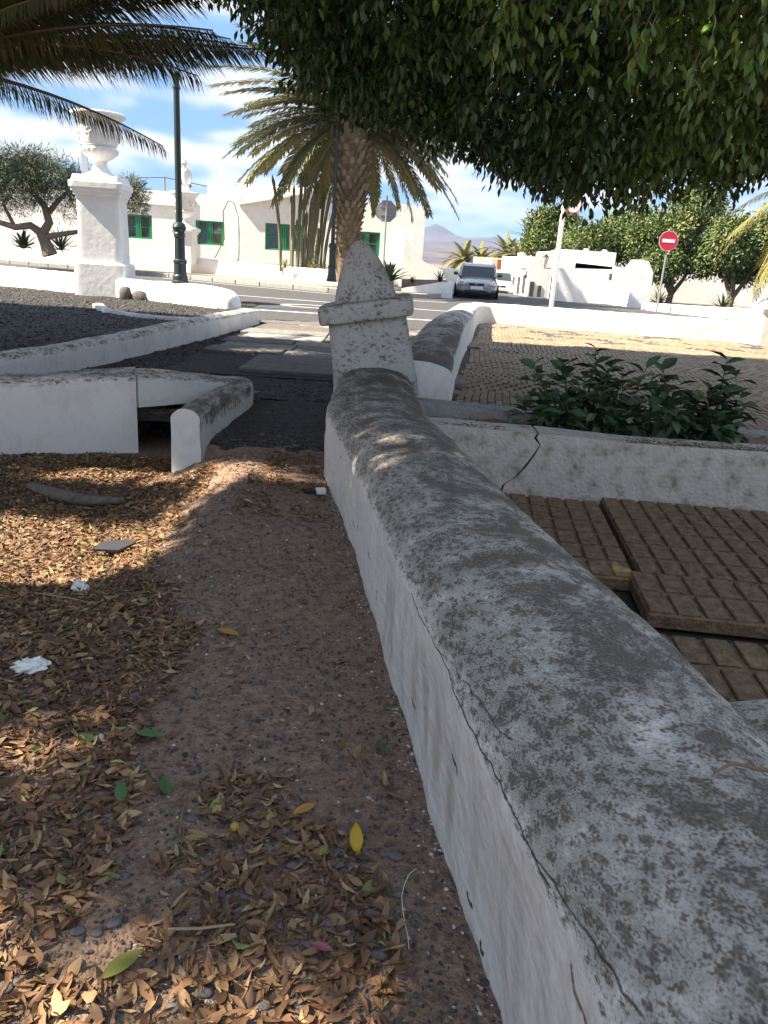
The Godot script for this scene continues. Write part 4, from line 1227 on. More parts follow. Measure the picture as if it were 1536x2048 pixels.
	bt.box(Vector3(0.02, 0.0, 0), Vector3(0.05, 0.20, 0.15), Basis(Vector3.BACK, -0.55), 0.02)
	bt.box(Vector3(0.085, 0.075, 0), Vector3(0.05, 0.1, 0.1), Basis(Vector3.BACK, -0.9), 0.02)
	var btm = bt.mesh()
	rng.seed = 71
	for j in 19:
		var y = 0.75 + j * 0.2
		var rad = 0.40 + 0.2 * ss(1.0, 3.2, y) - 0.05 * ss(4.0, 4.6, y)
		for i in 15:
			var an = TAU * (i + 0.5 * (j % 2)) / 15.0 + rr(-0.06, 0.06)
			var o = inst(btm, "leaf_base", M.boot[rng.randi() % 4], trunk)
			o.transform = Transform3D((Basis(Vector3.UP, an) * Basis(Vector3.BACK, rr(-0.2, 0.2))).scaled(Vector3.ONE * rr(0.8, 1.15) * lerpf(0.75, 1.15, ss(1.0, 3.0, y))), Vector3(0.03 + cos(an) * rad, y, -sin(an) * rad))
	for k in 150:
		var m = fr[[2, 1, 3][rng.randi() % 3] if k < 60 else [0, 3, 0, 1][rng.randi() % 4]]
		var el = lerpf(1.25, -0.42, pow(float(k) / 150, 0.9)) + rr(-0.1, 0.1)
		var dd = el < -0.3 and rng.randf() < 0.4
		var az = fposmod(k * 2.39996, TAU)
		if el < 0.5 and absf(az - PI) < 1.0: continue
		var o = inst(dryf if dd else m, "frond", M.palm, bp, Vector3(0, 5.0, 0))
		o.basis = (Basis(Vector3.UP, k * 2.39996 + rr(-0.2, 0.2)) * Basis(Vector3.RIGHT, el)).scaled(Vector3.ONE * rr(3.7, 4.6) * (0.72 if dd else 1.0))
		if el < -0.15: o.basis = o.basis.scaled(Vector3.ONE * 0.85)
	# columnar cactus
	var ca = thing("column_cactus", "clump of tall grey green columnar cactus left of the big palm", "cactus", Vector3(-3.75, 0.6, -31.6))
	rng.seed = 72
	for q in [[-0.95, 3.5, -0.35], [-0.6, 2.9, -0.05], [-0.45, 3.2, 0.0], [-0.25, 3.75, 0.08], [-0.1, 3.9, 0.1], [0.05, 2.9, 0.12], [0.2, 4.0, 0.22], [0.4, 4.4, 0.3], [0.55, 4.7, 0.38], [0.3, 3.0, 0.12], [0.7, 3.3, 0.35], [0.0, 2.3, 0.05], [0.85, 2.6, 0.35], [-0.35, 2.0, -0.05], [0.5, 1.7, 0.1], [0.18, 3.5, 0.2]]:
		var c = MB.new()
		var z = rr(-0.6, 0.6)
		var hgt = q[1]
		var r = rr(0.05, 0.075)
		c.grid(30, 14, func(u, v):
			var a = TAU * u
			var rad = r * (0.85 + 0.2 * absf(cos(a * 3.5))) * (1.0 if v < 0.93 else sqrt(maxf(0.0, 1.0 - pow((v - 0.93) / 0.07, 2.0)))) * (0.9 + 0.1 * sin(v * 17.0 + q[0] * 9.0))
			return Vector3(q[0] * 0.95 + q[2] * v * v * 1.1 + cos(a) * rad, hgt * v - 0.1, z - sin(a) * rad))
		inst(c, "stem", M.cactus, ca)
	for q in [[-4.4, 0.62, -31.0, 0.5], [-3.3, 0.62, -30.9, 0.6], [-2.9, 0.62, -30.6, 0.45]]:
		agave(Vector3(q[0], q[1], q[2]), 22, q[3], ["low grassy clump at the left foot of the cactus", "grassy clump between cactus and lamp post foot", "small grassy clump right beside the far lamp post"][int(q[0] * -1.0) % 3], "grass_clump", Color(0.13, 0.15, 0.05), 0.35, 0.5)
	agave(Vector3(-0.42, 0.36, -30.4), 34, 1.0, "green agave rosette behind the leaning post finial", "agave_plant", Color(0.10, 0.17, 0.07), 1.0)
	lamp_post(Vector3(-2.42, 0.35, -28.75), 4.9, 1.0, "far dark lamp post standing against the big palm trunk", false)
	# stop sign seen from behind
	var sg = thing("stop_sign", "grey back of an octagonal road sign on a thin pole", "sign", Vector3(-0.56, 0.1, -27.3))
	mb = MB.new(); mb.tube([Vector3(0, -0.12, 0), Vector3(0, 3.1, 0)], 0.03, 10); inst(mb, "pole", M.steel, sg)
	mb = MB.new()
	var oc = []
	for k in 8: oc.append(Vector2(cos(TAU * (k + 0.5) / 8.0), sin(TAU * (k + 0.5) / 8.0)) * 0.36 + Vector2(0, 2.62))
	mb.prism(oc, -0.055, -0.04); inst(mb, "plate", mat(Color(0.24, 0.25, 0.25), 0.55, 0.4), sg)
	mb = MB.new(); mb.box(Vector3(0, 2.5, -0.03), Vector3(0.4, 0.03, 0.03)); mb.box(Vector3(0, 2.75, -0.03), Vector3(0.4, 0.03, 0.03)); inst(mb, "bracket", M.steel, sg)
	# left: wind-shaped tree and rosettes behind the boundary wall
	agave(Vector3(-15.2, 0.7, -32.5), 30, 0.9, "dark agave under the twisted tree at far left", "agave_plant", Color(0.035, 0.07, 0.035), 1.0, 0.1)
	agave(Vector3(-13.6, 0.75, -32.3), 60, 1.15, "spiky fan leaved rosette right of the twisted tree trunk", "spiky_rosette", Color(0.05, 0.085, 0.045), 0.28, -0.1)

# ---------------------------------------------------------------- right-hand street
func car(at, turn, paint, label):
	var t = thing("parked_car", label, "car", at)
	t.rotation.y = turn
	var body = MB.new()
	# stations along z: front at +z. [z, half width, bottom, hood/belt y]
	var st = [[1.98, 0.55, 0.30, 0.52], [1.93, 0.68, 0.24, 0.60], [1.8, 0.75, 0.22, 0.66], [1.5, 0.79, 0.22, 0.74], [1.0, 0.8, 0.22, 0.82], [0.6, 0.81, 0.22, 0.86], [0.0, 0.82, 0.22, 0.87], [-0.9, 0.82, 0.22, 0.89], [-1.5, 0.8, 0.24, 0.9], [-1.85, 0.76, 0.26, 0.86], [-1.98, 0.66, 0.3, 0.7]]
	body.grid(24, st.size() - 1, func(u, v):
		var s = st[int(round(v * (st.size() - 1)))]
		var a = lerpf(-0.5, 0.5, u) * TAU - PI * 0.5
		var c = cos(a); var q = sin(a)
		var k = pow(pow(absf(c), 4.0) + pow(absf(q), 4.0), -0.25)
		return Vector3(c * k * s[1], (s[2] + s[3]) * 0.5 + q * k * (s[3] - s[2]) * 0.5, s[0]))
	body.slathe([[0, 0.01, 0.01], [0.001, 0.02, 0.02]], 6, 2.0, Vector3(0, 0.4, 1.9))
	var fp = MB.new()
	for e in [0, st.size() - 1]:
		var s = st[e]
		var ps = []
		for i in 24:
			var a = TAU * i / 24.0
			var c = cos(a); var q = sin(a)
			var k = pow(pow(absf(c), 4.0) + pow(absf(q), 4.0), -0.25)
			ps.append(Vector3(c * k * s[1], (s[2] + s[3]) * 0.5 + q * k * (s[3] - s[2]) * 0.5, s[0]))
		body.face(ps)
	inst(body, "body", paint, t)
	var cab = MB.new()
	var cs = [[0.95, 0.66, 0.80], [0.7, 0.665, 0.98], [0.35, 0.63, 1.22], [0.1, 0.58, 1.30], [-0.5, 0.57, 1.34], [-1.1, 0.57, 1.30], [-1.45, 0.6, 1.14], [-1.75, 0.66, 0.88]]
	for k in cs.size() - 1:
		var a = cs[k]; var b = cs[k + 1]
		if k >= 2 and k <= 4:
			cab.quad(Vector3(-a[1], a[2], a[0]), Vector3(a[1], a[2], a[0]), Vector3(b[1], b[2], b[0]), Vector3(-b[1], b[2], b[0]))
	for s in [-1, 1]:   # pillars and roof rails
		cab.tube([Vector3(s * 0.68, 0.82, 0.93), Vector3(s * 0.665, 0.98, 0.7), Vector3(s * 0.63, 1.22, 0.35), Vector3(s * 0.59, 1.3, 0.1), Vector3(s * 0.58, 1.33, -0.5), Vector3(s * 0.58, 1.29, -1.1), Vector3(s * 0.61, 1.13, -1.45), Vector3(s * 0.67, 0.87, -1.76)], 0.045, 8)
		cab.tube([Vector3(s * 0.6, 1.29, -0.35), Vector3(s * 0.74, 0.86, -0.35)], 0.04, 6)
	inst(cab, "roof", paint, t)
	var ws = MB.new()
	for k in 2:
		var a = cs[k]; var b = cs[k + 1]
		ws.quad(Vector3(-a[1], a[2], a[0]), Vector3(a[1], a[2], a[0]), Vector3(b[1], b[2], b[0]), Vector3(-b[1], b[2], b[0]))
	var gl = mat(Color(0.03, 0.04, 0.045), 0.04)
	inst(ws, "windscreen", gl, t)
	var rw = MB.new()
	for k in range(5, 7):
		var a = cs[k]; var b = cs[k + 1]
		rw.quad(Vector3(-a[1], a[2], a[0]), Vector3(a[1], a[2], a[0]), Vector3(b[1], b[2], b[0]), Vector3(-b[1], b[2], b[0]))
	inst(rw, "rear_window", gl, t)
	for s in [-1, 1]:
		var sw = MB.new()
		for k in cs.size() - 1:
			var a = cs[k]; var b = cs[k + 1]
			sw.quad(Vector3(s * (a[1] + 0.07), 0.82, a[0]), Vector3(s * (b[1] + 0.07), 0.84, b[0]), Vector3(s * b[1] * 0.99, b[2], b[0]), Vector3(s * a[1] * 0.99, a[2], a[0]))
		inst(sw, "side_window", gl, t)
		var hl = MB.new(); hl.box(Vector3(s * 0.55, 0.585, 1.86), Vector3(0.3, 0.15, 0.2), Basis(Vector3.UP, s * 0.35), 0.05)
		inst(hl, "headlight", mat(Color(0.55, 0.5, 0.46), 0.12, 0.3), t)
		var mi = MB.new(); mi.box(Vector3(s * 0.86, 0.92, 0.6), Vector3(0.17, 0.12, 0.1), Basis(), 0.03); mi.tube([Vector3(s * 0.72, 0.88, 0.6), Vector3(s * 0.82, 0.9, 0.6)], 0.025, 6)
		inst(mi, "mirror", mat(Color(0.05, 0.05, 0.055), 0.4), t)
		for z in [1.25, -1.25]:
			var w = MB.new(); w.tube([Vector3(s * 0.64, 0.29, z), Vector3(s * 0.84, 0.29, z)], 0.29, 20)
			var o = inst(w, "wheel", mat(Color(0.015, 0.015, 0.015), 0.8), t)
			var rm = MB.new(); rm.tube([Vector3(s * 0.8, 0.29, z), Vector3(s * 0.85, 0.29, z)], 0.18, 14)
			inst(rm, "rim", M.steel, o)
	var g = MB.new(); g.box(Vector3(0, 0.575, 1.965), Vector3(0.56, 0.11, 0.05), Basis(), 0.02); g.box(Vector3(0, 0.33, 1.955), Vector3(0.9, 0.11, 0.06), Basis(), 0.02)
	var go = inst(g, "grille", mat(Color(0.015, 0.016, 0.018), 0.5), t)
	var em = MB.new(); em.slathe([[-0.025, 0.03, 0.02], [0.0, 0.05, 0.02], [0.025, 0.03, 0.02]], 12, 2.0, Vector3(0, 0.58, 1.985)); em.box(Vector3(0, 0.615, 1.985), Vector3(0.5, 0.012, 0.02))
	inst(em, "emblem", M.steel, go)
	var np = MB.new(); np.box(Vector3(0, 0.46, 1.985), Vector3(0.5, 0.11, 0.02), Basis(), 0.004); inst(np, "number_plate", M.signwhite, t)
	var bs = MB.new(); bs.box(Vector3(-0.235, 0.46, 1.992), Vector3(0.035, 0.1, 0.014)); inst(bs, "plate_band", mat(Color(0.02, 0.06, 0.3), 0.5), t)
	var sk = MB.new(); sk.box(Vector3(0, 0.22, 0.2), Vector3(1.4, 0.16, 3.2), Basis(), 0.03); inst(sk, "underside", mat(Color(0.015, 0.015, 0.016), 0.9), t)

# leaf cluster: n leaves round a short twig
func cluster(sd, n, rad, ll, lw, c0, c1, hang = 0.5):
	var mb = MB.new()
	var g = RandomNumberGenerator.new(); g.seed = sd
	for k in n:
		var d = Vector3(g.randfn(), g.randfn(), g.randfn()).normalized()
		var o = d * rad * pow(g.randf(), 0.45)
		var f = (d + Vector3(g.randf_range(-0.5, 0.5), -hang * g.randf_range(0.4, 1.6), g.randf_range(-0.5, 0.5))).normalized()
		var up = Vector3(g.randf_range(-0.6, 0.6), 1.0, g.randf_range(-0.6, 0.6))
		var x = up.cross(f).normalized()
		var b = Basis(x, f.cross(x).normalized(), f)
		var t = g.randf()
		mb.cc = Color(lerpf(c0.r, c1.r, t), lerpf(c0.g, c1.g, t), lerpf(c0.b, c1.b, t))
		mb.leaf(o, b, ll * g.randf_range(0.7, 1.2), lw * g.randf_range(0.8, 1.15), 0.22, 0.2)
	return mb.mesh()
func crown(parent, blobs, n, meshes, m, sd, smin = 0.8, smax = 1.25, shell = 0.55):
	var g = RandomNumberGenerator.new(); g.seed = sd
	var vol = []
	var tot = 0.0
	for b in blobs:
		tot += pow(b[1].x * b[1].y * b[1].z, 0.667); vol.append(tot)
	var per = []
	for k in meshes: per.append([])
	for k in n:
		var r = g.randf() * tot
		var i = 0
		while vol[i] < r: i += 1
		var d = Vector3(g.randfn(), g.randfn(), g.randfn()).normalized()
		var p = blobs[i][0] + d * blobs[i][1] * lerpf(shell, 1.0, sqrt(g.randf()))
		per[k % meshes.size()].append(Transform3D(Basis(Vector3(g.randfn(), g.randfn(), g.randfn()).normalized(), g.randf() * TAU if shell < 2 else 0.0).scaled(Vector3.ONE * g.randf_range(smin, smax)), p))
	var root = Node3D.new(); root.name = "crown"; parent.add_child(root, true)
	for k in meshes.size(): multi(meshes[k], per[k], null, "foliage", m, root)
	return root
func limb(parent, pts, rs, called = "branch", m = null):
	var mb = MB.new(); mb.tube(pts, rs, 9); return inst(mb, called, m if m != null else M.bark, parent)

func build_right_street():
	rng.seed = 33
	var silver = mat(Color(0.23, 0.25, 0.28), 0.25, 0.5)
	silver.clearcoat_enabled = true; silver.clearcoat = 0.8; silver.clearcoat_roughness = 0.05
	car(Vector3(3.12, -0.06, -32.0), -0.11, silver, "silver hatchback car with blue sky on its bonnet facing the camera")
	var wh = mat(Color(0.7, 0.7, 0.7), 0.3)
	wh.clearcoat_enabled = true
	car(Vector3(5.25, -0.32, -42.0), -0.1, wh, "white car parked behind the silver car beside the street house")
	# street house in steps
	var h = thing("street_house", "small white street house with dark windows seen at a slant", "house")
	var mb = MB.new()
	mb.prism([Vector2(5.75, -0.8), Vector2(9.5, -0.8), Vector2(9.5, 2.1), Vector2(7.3, 2.1), Vector2(7.3, 1.98), Vector2(6.6, 1.98), Vector2(6.6, 1.72), Vector2(5.75, 1.72)], -46.0, -36.0)
	inst(mb, "wall", M.white, h)
	for q in [[-37.0, 0.1, 0.9], [-38.6, 0.0, 0.8], [-40.4, -0.05, 0.75], [-43.2, -0.05, 0.7]]:
		mb = MB.new(); mb.box(Vector3(5.745, (q[1] + q[2]) * 0.5, q[0]), Vector3(0.06, q[2] - q[1], 0.7), Basis(), 0.01)
		inst(mb, "window", M.wire, h)
	for q in [[5.9, -0.35, 0.65, 0.2], [6.25, -0.35, 0.5, 0.16]]:
		mb = MB.new(); mb.box(Vector3(q[0] + 0.05, (q[1] + q[2]) * 0.5, -35.985), Vector3(q[3], q[2] - q[1], 0.05), Basis(), 0.01); inst(mb, "shutter", M.wire, h)
	mb = MB.new(); mb.box(Vector3(5.62, 1.1, -36.6), Vector3(0.3, 0.05, 0.7)); inst(mb, "sill", M.white, h)
	mb = MB.new(); mb.box(Vector3(5.6, 1.17, -36.6), Vector3(0.22, 0.08, 0.4), Basis(), 0.02); inst(mb, "flower_box", M.brickred, h)
	var la = thing("wall_lantern", "dark wall lantern on a bracket at the street house corner", "lantern", Vector3(6.35, 1.35, -35.6))
	mb = MB.new(); mb.lathe([[0.05, 0.0], [0.06, 0.02]], 6); mb.lathe([[0.16, 0.36], [0.12, 0.42], [0.03, 0.5], [0.0, 0.53]], 6); mb.tube([Vector3(0, -0.1, 0), Vector3(0, 0.02, 0)], 0.02, 6); mb.tube([Vector3(0, -0.08, 0), Vector3(0.35, -0.1, -0.1), Vector3(0.38, -0.5, -0.35)], 0.02, 6); inst(mb, "frame", M.iron, la)
	mb = MB.new(); mb.lathe([[0.06, 0.02], [0.15, 0.36]], 6); inst(mb, "glass", mat(Color(0.45, 0.45, 0.42), 0.2), la)
	# battlemented wall and pier
	var b = thing("battlement_wall", "white wall with pointed merlons right of the pale sign pole", "wall")
	mb = MB.new(); mb.prism([Vector2(6.25, -0.35), Vector2(9.75, -0.2), Vector2(9.75, 1.4), Vector2(6.25, 1.3)], -33.3, -33.0); inst(mb, "wall", M.white, b)
	for x in [7.95, 8.75]:
		mb = MB.new(); mb.prism([Vector2(x - 0.42, 1.2), Vector2(x + 0.42, 1.2), Vector2(x + 0.4, 1.55), Vector2(x + 0.05, 2.16), Vector2(x - 0.05, 2.16), Vector2(x - 0.4, 1.55)], -35.3, -35.0); inst(mb, "merlon", M.white, b)
	mb = MB.new(); mb.prism([Vector2(6.6, -0.2), Vector2(9.9, -0.2), Vector2(9.9, 1.45), Vector2(6.6, 1.6)], -35.3, -35.0); inst(mb, "rear_wall", M.white, b)
	mb = MB.new(); mb.box(Vector3(8.15, 1.26, -34.15), Vector3(3.1, 0.1, 1.7)); inst(mb, "ledge", M.white, b)
	mb = MB.new(); mb.prism([Vector2(9.0, -0.25), Vector2(9.8, -0.25), Vector2(9.75, 1.35), Vector2(9.5, 1.75), Vector2(9.3, 1.78), Vector2(9.0, 1.3)], -32.8, -31.2); inst(mb, "pier", M.white, b)
	mb = MB.new(); mb.box(Vector3(8.6, 1.08, -32.97), Vector3(0.1, 0.26, 0.06), Basis(), 0.01); inst(mb, "plaque", M.wire, b)
	mb = MB.new(); mb.box(Vector3(8.85, 0.35, -32.5), Vector3(0.3, 0.75, 0.9), Basis(), 0.03); inst(mb, "step_block", M.white, b)
	# low kerb wall in front of the trees
	tag(inst(sweep([[9.3, -0.1, -30.2, 0.4, 0.2, 0.26], [10.2, -0.1, -28.6, 0.4, 0.25, 0.31], [11.2, -0.1, -27.4, 0.4, 0.3, 0.36], [12.6, -0.1, -26.8, 0.4, 0.34, 0.41], [15.5, -0.1, -26.4, 0.4, 0.36, 0.43]], 0.15, func(l): return l / 3.0, 0.01, 35, 18), "tree_bed_wall", M.white), "low pale wall in front of the tree bed with the no entry sign", "wall")
	# no entry sign
	var s = thing("no_entry_sign", "round red no entry sign with white bar on a thin pole", "sign", Vector3(9.3, -0.1, -28.7))
	mb = MB.new(); mb.tube([Vector3(0, 0, 0), Vector3(0.02, 2.7, 0)], 0.035, 10); inst(mb, "pole", M.steel, s)
	mb = MB.new(); mb.tube([Vector3(0, 2.52, 0.04), Vector3(0, 2.52, 0.055)], 0.335, 40); var dsc = inst(mb, "disc", M.signwhite, s)
	mb = MB.new(); mb.tube([Vector3(0, 2.52, 0.055), Vector3(0, 2.52, 0.059)], 0.318, 40); inst(mb, "red_face", M.red, dsc)
	mb = MB.new(); mb.box(Vector3(0, 2.52, 0.062), Vector3(0.44, 0.115, 0.006)); inst(mb, "white_bar", M.signwhite, dsc)
	# pale pole behind the plaza wall with a small red-rimmed sign in the leaves
	var pp = thing("sign_pole", "pale square pole behind plaza wall with a red rimmed sign up in the leaves", "sign", Vector3(3.66, -0.05, -19.0))
	mb = MB.new(); mb.box(Vector3(0, 1.5, 0), Vector3(0.1, 3.0, 0.1), Basis(), 0.012); inst(mb, "pole", mat(Color(0.72, 0.74, 0.74), 0.5), pp)
	mb = MB.new(); mb.tube([Vector3(0.2, 2.72, 0.06), Vector3(0.2, 2.72, 0.08)], 0.2, 24); inst(mb, "plate", M.signwhite, pp)
	mb = MB.new()
	var ring = []
	for k in 25: ring.append(Vector3(0.2 + 0.185 * cos(TAU * k / 24.0), 2.72 + 0.185 * sin(TAU * k / 24.0), 0.083))
	mb.tube(ring, 0.018, 6); inst(mb, "rim", M.red, pp)
	# cream house beyond, far yard walls
	var ch = thing("cream_house", "cream house with a bare brick corner strip at the end of the street", "house")
	mb = MB.new(); mb.box(Vector3(8.8, 0.55, -64.0), Vector3(4.0, 2.3, 7.0)); mb.box(Vector3(9.0, 1.3, -67.5), Vector3(5.6, 1.0, 3.0)); inst(mb, "wall", M.cream, ch)
	mb = MB.new(); mb.box(Vector3(7.45, 0.8, -60.48), Vector3(0.42, 1.7, 0.1)); inst(mb, "brick_strip", M.brickred, ch)
	for k in 3:
		for q in [0.35, 0.6]:
			mb = MB.new(); mb.box(Vector3(7.45 + q, 0.4 + k * 0.42, -60.45), Vector3(0.14, 0.12, 0.1)); inst(mb, "brick", M.brickred, ch)
	var fy = MB.new(); fy.box(Vector3(8.6, -0.25, -52.0), Vector3(3.2, 1.3, 0.3)); 
	tag(inst(fy, "yard_wall", M.white), "low white wall in front of the cream house", "wall")
	for q in [[7.9, 1.5, -80.0, 2.2, "dark palm directly above the silver car roof"], [6.2, 1.4, -78.0, 2.5, "leftmost of the distant palms beside the mountain"], [9.9, 2.2, -76.0, 2.4, "dusky palm left of the tallest distant palm"], [12.2, 3.0, -74.0, 2.9, "tallest of the distant palms above the street house"], [10.6, 1.7, -72.0, 2.2, "small drooping palm just above the cream house roof"]]:
		far_palm(Vector3(q[0], -0.9, q[2]), q[1] + 0.9, 0.25, 0.3, 46, q[3], q[4], int(q[0] * 10), M.fronds, "palms at the end of the street")
	# shrub by the cream house
	var gc = [cluster(5, 26, 0.32, 0.16, 0.07, Color(0.03, 0.06, 0.02), Color(0.06, 0.10, 0.03)), cluster(6, 26, 0.32, 0.16, 0.07, Color(0.04, 0.07, 0.02), Color(0.08, 0.12, 0.03))]
	var bsh = thing("street_tree", "round dark green bush beside the street house", "tree", Vector3(7.2, -0.6, -48.0))
	limb(bsh, [Vector3(0, 0, 0), Vector3(0, 0.9, 0)], [0.08, 0.06], "trunk")
	crown(bsh, [[Vector3(0, 1.3, 0), Vector3(0.65, 0.7, 0.6)], [Vector3(-0.3, 0.9, 0.2), Vector3(0.45, 0.5, 0.45)]], 150, gc, M.leaf, 81)
	# park trees on the right
	var yc = [cluster(7, 30, 0.36, 0.15, 0.075, Color(0.05, 0.085, 0.02), Color(0.10, 0.15, 0.03)), cluster(8, 30, 0.36, 0.15, 0.075, Color(0.075, 0.11, 0.02), Color(0.17, 0.19, 0.045)), cluster(9, 30, 0.36, 0.15, 0.075, Color(0.035, 0.06, 0.015), Color(0.07, 0.11, 0.025))]
	for q in [[9.3, -38.5, 3.9, 1.9, "green tree rising behind the battlement wall", 91], [12.1, -36.0, 3.0, 1.7, "small park tree directly right of the no entry sign", 92], [14.2, -34.5, 3.3, 1.8, "park tree with forked pale trunk near the right edge", 93], [16.6, -33.8, 3.6, 2.0, "bushy park tree at the right edge of the photo", 94], [7.6, -41.0, 3.9, 1.5, "pale green tree above the street house and pole", 95], [12.6, -41.0, 5.0, 2.6, "tall shaded tree behind the small park trees", 96]]:
		var t = thing("park_tree", q[4], "tree", Vector3(q[0], 0.0, q[1]), "trees of the park on the right")
		rng.seed = q[5]
		var hh = q[2]
		limb(t, [Vector3(0, -0.15, 0), Vector3(0.08, 0.5, 0), Vector3(-0.05, hh * 0.45, 0.05)], [0.17, 0.13, 0.11], "trunk")
		limb(t, [Vector3(0.06, 0.45, 0), Vector3(0.5, hh * 0.4, 0.1), Vector3(0.8, hh * 0.65, 0.1)], [0.11, 0.08, 0.04])
		limb(t, [Vector3(0.0, 0.6, 0), Vector3(-0.4, hh * 0.45, -0.1), Vector3(-0.7, hh * 0.7, 0.2)], [0.1, 0.07, 0.04])
		limb(t, [Vector3(-0.05, hh * 0.4, 0.0), Vector3(0.1, hh * 0.9, 0.1)], [0.1, 0.04])
		var bl = []
		for k in 9:
			bl.append([Vector3(rr(-0.75, 0.75) * q[3], hh * 0.72 + rr(-0.32, 0.5) * q[3], rr(-0.6, 0.6) * q[3]), Vector3(rr(0.35, 0.55), rr(0.3, 0.45), rr(0.35, 0.55)) * q[3]])
		crown(t, bl, 760, yc, M.leaf, q[5], 0.8, 1.25, 0.4)
	rng.seed = 5
	for q in [[10.9, -33.5], [13.2, -32.6], [15.6, -31.5]]:
		agave(Vector3(q[0], 0.1, q[1]), 26, 0.8, ["low green plant at the foot of the no entry pole", "dark low plant between two park trees", "low shadowed plant at the far right tree bed"][int(q[0] - 10) / 2], "low_plant", Color(0.06, 0.10, 0.03), 0.6, 0.2)
	var bw = MB.new(); bw.box(Vector3(16, 0.8, -46.0), Vector3(16.0, 2.0, 0.3))
	tag(inst(bw, "park_wall", M.white), "white wall showing in gaps behind the park trees", "wall")
	# palm at the right edge
	var rp = thing("date_palm", "date palm with yellowish drooping fronds at the right edge", "palm", Vector3(8.1, 0, -15.6))
	limb(rp, [Vector3(0, -0.05, 0), Vector3(0.05, 1.6, 0), Vector3(0, 3.1, 0)], [0.32, 0.3, 0.34], "trunk", M.palmbark)
	var yf = [frond_mesh(160, 60, 0.6, 0.16, 0.012, Color(0.26, 0.23, 0.06), 0.2, 0.5, Color(0.3, 0.25, 0.1), 0.3), frond_mesh(161, 60, 0.75, 0.16, 0.012, Color(0.2, 0.2, 0.055), 0.2, 0.5, Color(0.3, 0.25, 0.1), 0.3)]
	rng.seed = 66
	for k in 34:
		var o = inst(yf[k % 2], "frond", M.palm, rp, Vector3(0, 3.05, 0))
		var el = lerpf(1.1, -0.6, float(k) / 34)
		o.basis = (Basis(Vector3.UP, k * 2.39996) * Basis(Vector3.RIGHT, el)).scaled(Vector3.ONE * rr(1.9, 2.4))

# ---------------------------------------------------------------- near plants
func shrub(at, label, tops, sd):
	var t = thing("planter_shrub", label, "shrub", at, "leafy shrubs in the cracked planter")
	rng.seed = sd
	var lm = []
	for k in 5:
		var mb = MB.new()
		var g = rr(0.7, 1.25)
		mb.cc = Color(0.055 * g, 0.105 * g, 0.05 * g) if k < 4 else Color(0.12, 0.18, 0.04)
		# broad oval leaf, 12 faces
		var L = [[0, 0], [0.2, 0.34], [0.5, 0.5], [0.78, 0.3], [1.0, 0]]
		for i in 4:
			var a = L[i]; var b = L[i + 1]
			for s in [-1.0, 1.0]:
				var y0 = 0.12 * sin(a[0] * PI) * 0.5 - 0.1 * a[0]; var y1 = 0.12 * sin(b[0] * PI) * 0.5 - 0.1 * b[0]
				var p = mb.add(Vector3(0, y0, a[0])); var q = mb.add(Vector3(0, y1, b[0]))
				var r = mb.add(Vector3(s * b[1] * 0.75, y1 + 0.18 * b[1], b[0])); var w = mb.add(Vector3(s * a[1] * 0.75, y0 + 0.18 * a[1], a[0]))
				if s > 0: mb.tri(p, w, r); mb.tri(p, r, q)
				else: mb.tri(p, r, w); mb.tri(p, q, r)
		lm.append(mb.mesh())
	var fill = []
	for st in tops:
		var base = Vector3(st[0] * 0.6 + rr(-0.05, 0.05), -0.02, rr(-0.08, 0.08))
		var tip = Vector3(st[0], st[1], st[2])
		var mid = base.lerp(tip, 0.5) + Vector3(rr(-0.04, 0.04), 0.02, rr(-0.04, 0.04))
		limb(t, [base, mid, tip], [0.008, 0.006, 0.003], "stem", M.bark)
		var n = st[3]
		fill.append(Transform3D(Basis(Vector3.UP, rr(0, 6)), base.lerp(tip, 0.35)))
		fill.append(Transform3D(Basis(Vector3.UP, rr(0, 6)), base.lerp(tip, 0.7) + Vector3(rr(-0.05, 0.05), 0, rr(-0.05, 0.05))))
		for k in n:
			var f = lerpf(0.15, 1.0, float(k) / (n - 1))
			var p = base.lerp(mid, f * 2.0) if f < 0.5 else mid.lerp(tip, f * 2.0 - 1.0)
			var az = k * 2.4 + rr(-0.4, 0.4)
			var el = lerpf(-0.5, 0.55, f) + rr(-0.35, 0.35)
			var d = Vector3(cos(az) * cos(el), sin(el), sin(az) * cos(el))
			var x = Vector3.UP.cross(d).normalized()
			var o = inst(lm[rng.randi() % 4 if rng.randf() < 0.93 else 4], "leaf", M.leaf, t)
			o.transform = Transform3D(Basis(x, d.cross(x), d).rotated(d, rr(-0.5, 0.5)).scaled(Vector3.ONE * rr(0.10, 0.15) * lerpf(1.1, 0.8, f)), p)
	multi(cluster(sd, 12, 0.1, 0.1, 0.06, Color(0.035, 0.07, 0.033), Color(0.065, 0.11, 0.05), 0.3), fill, null, "inner_leaves", M.leaf, t)
	return t
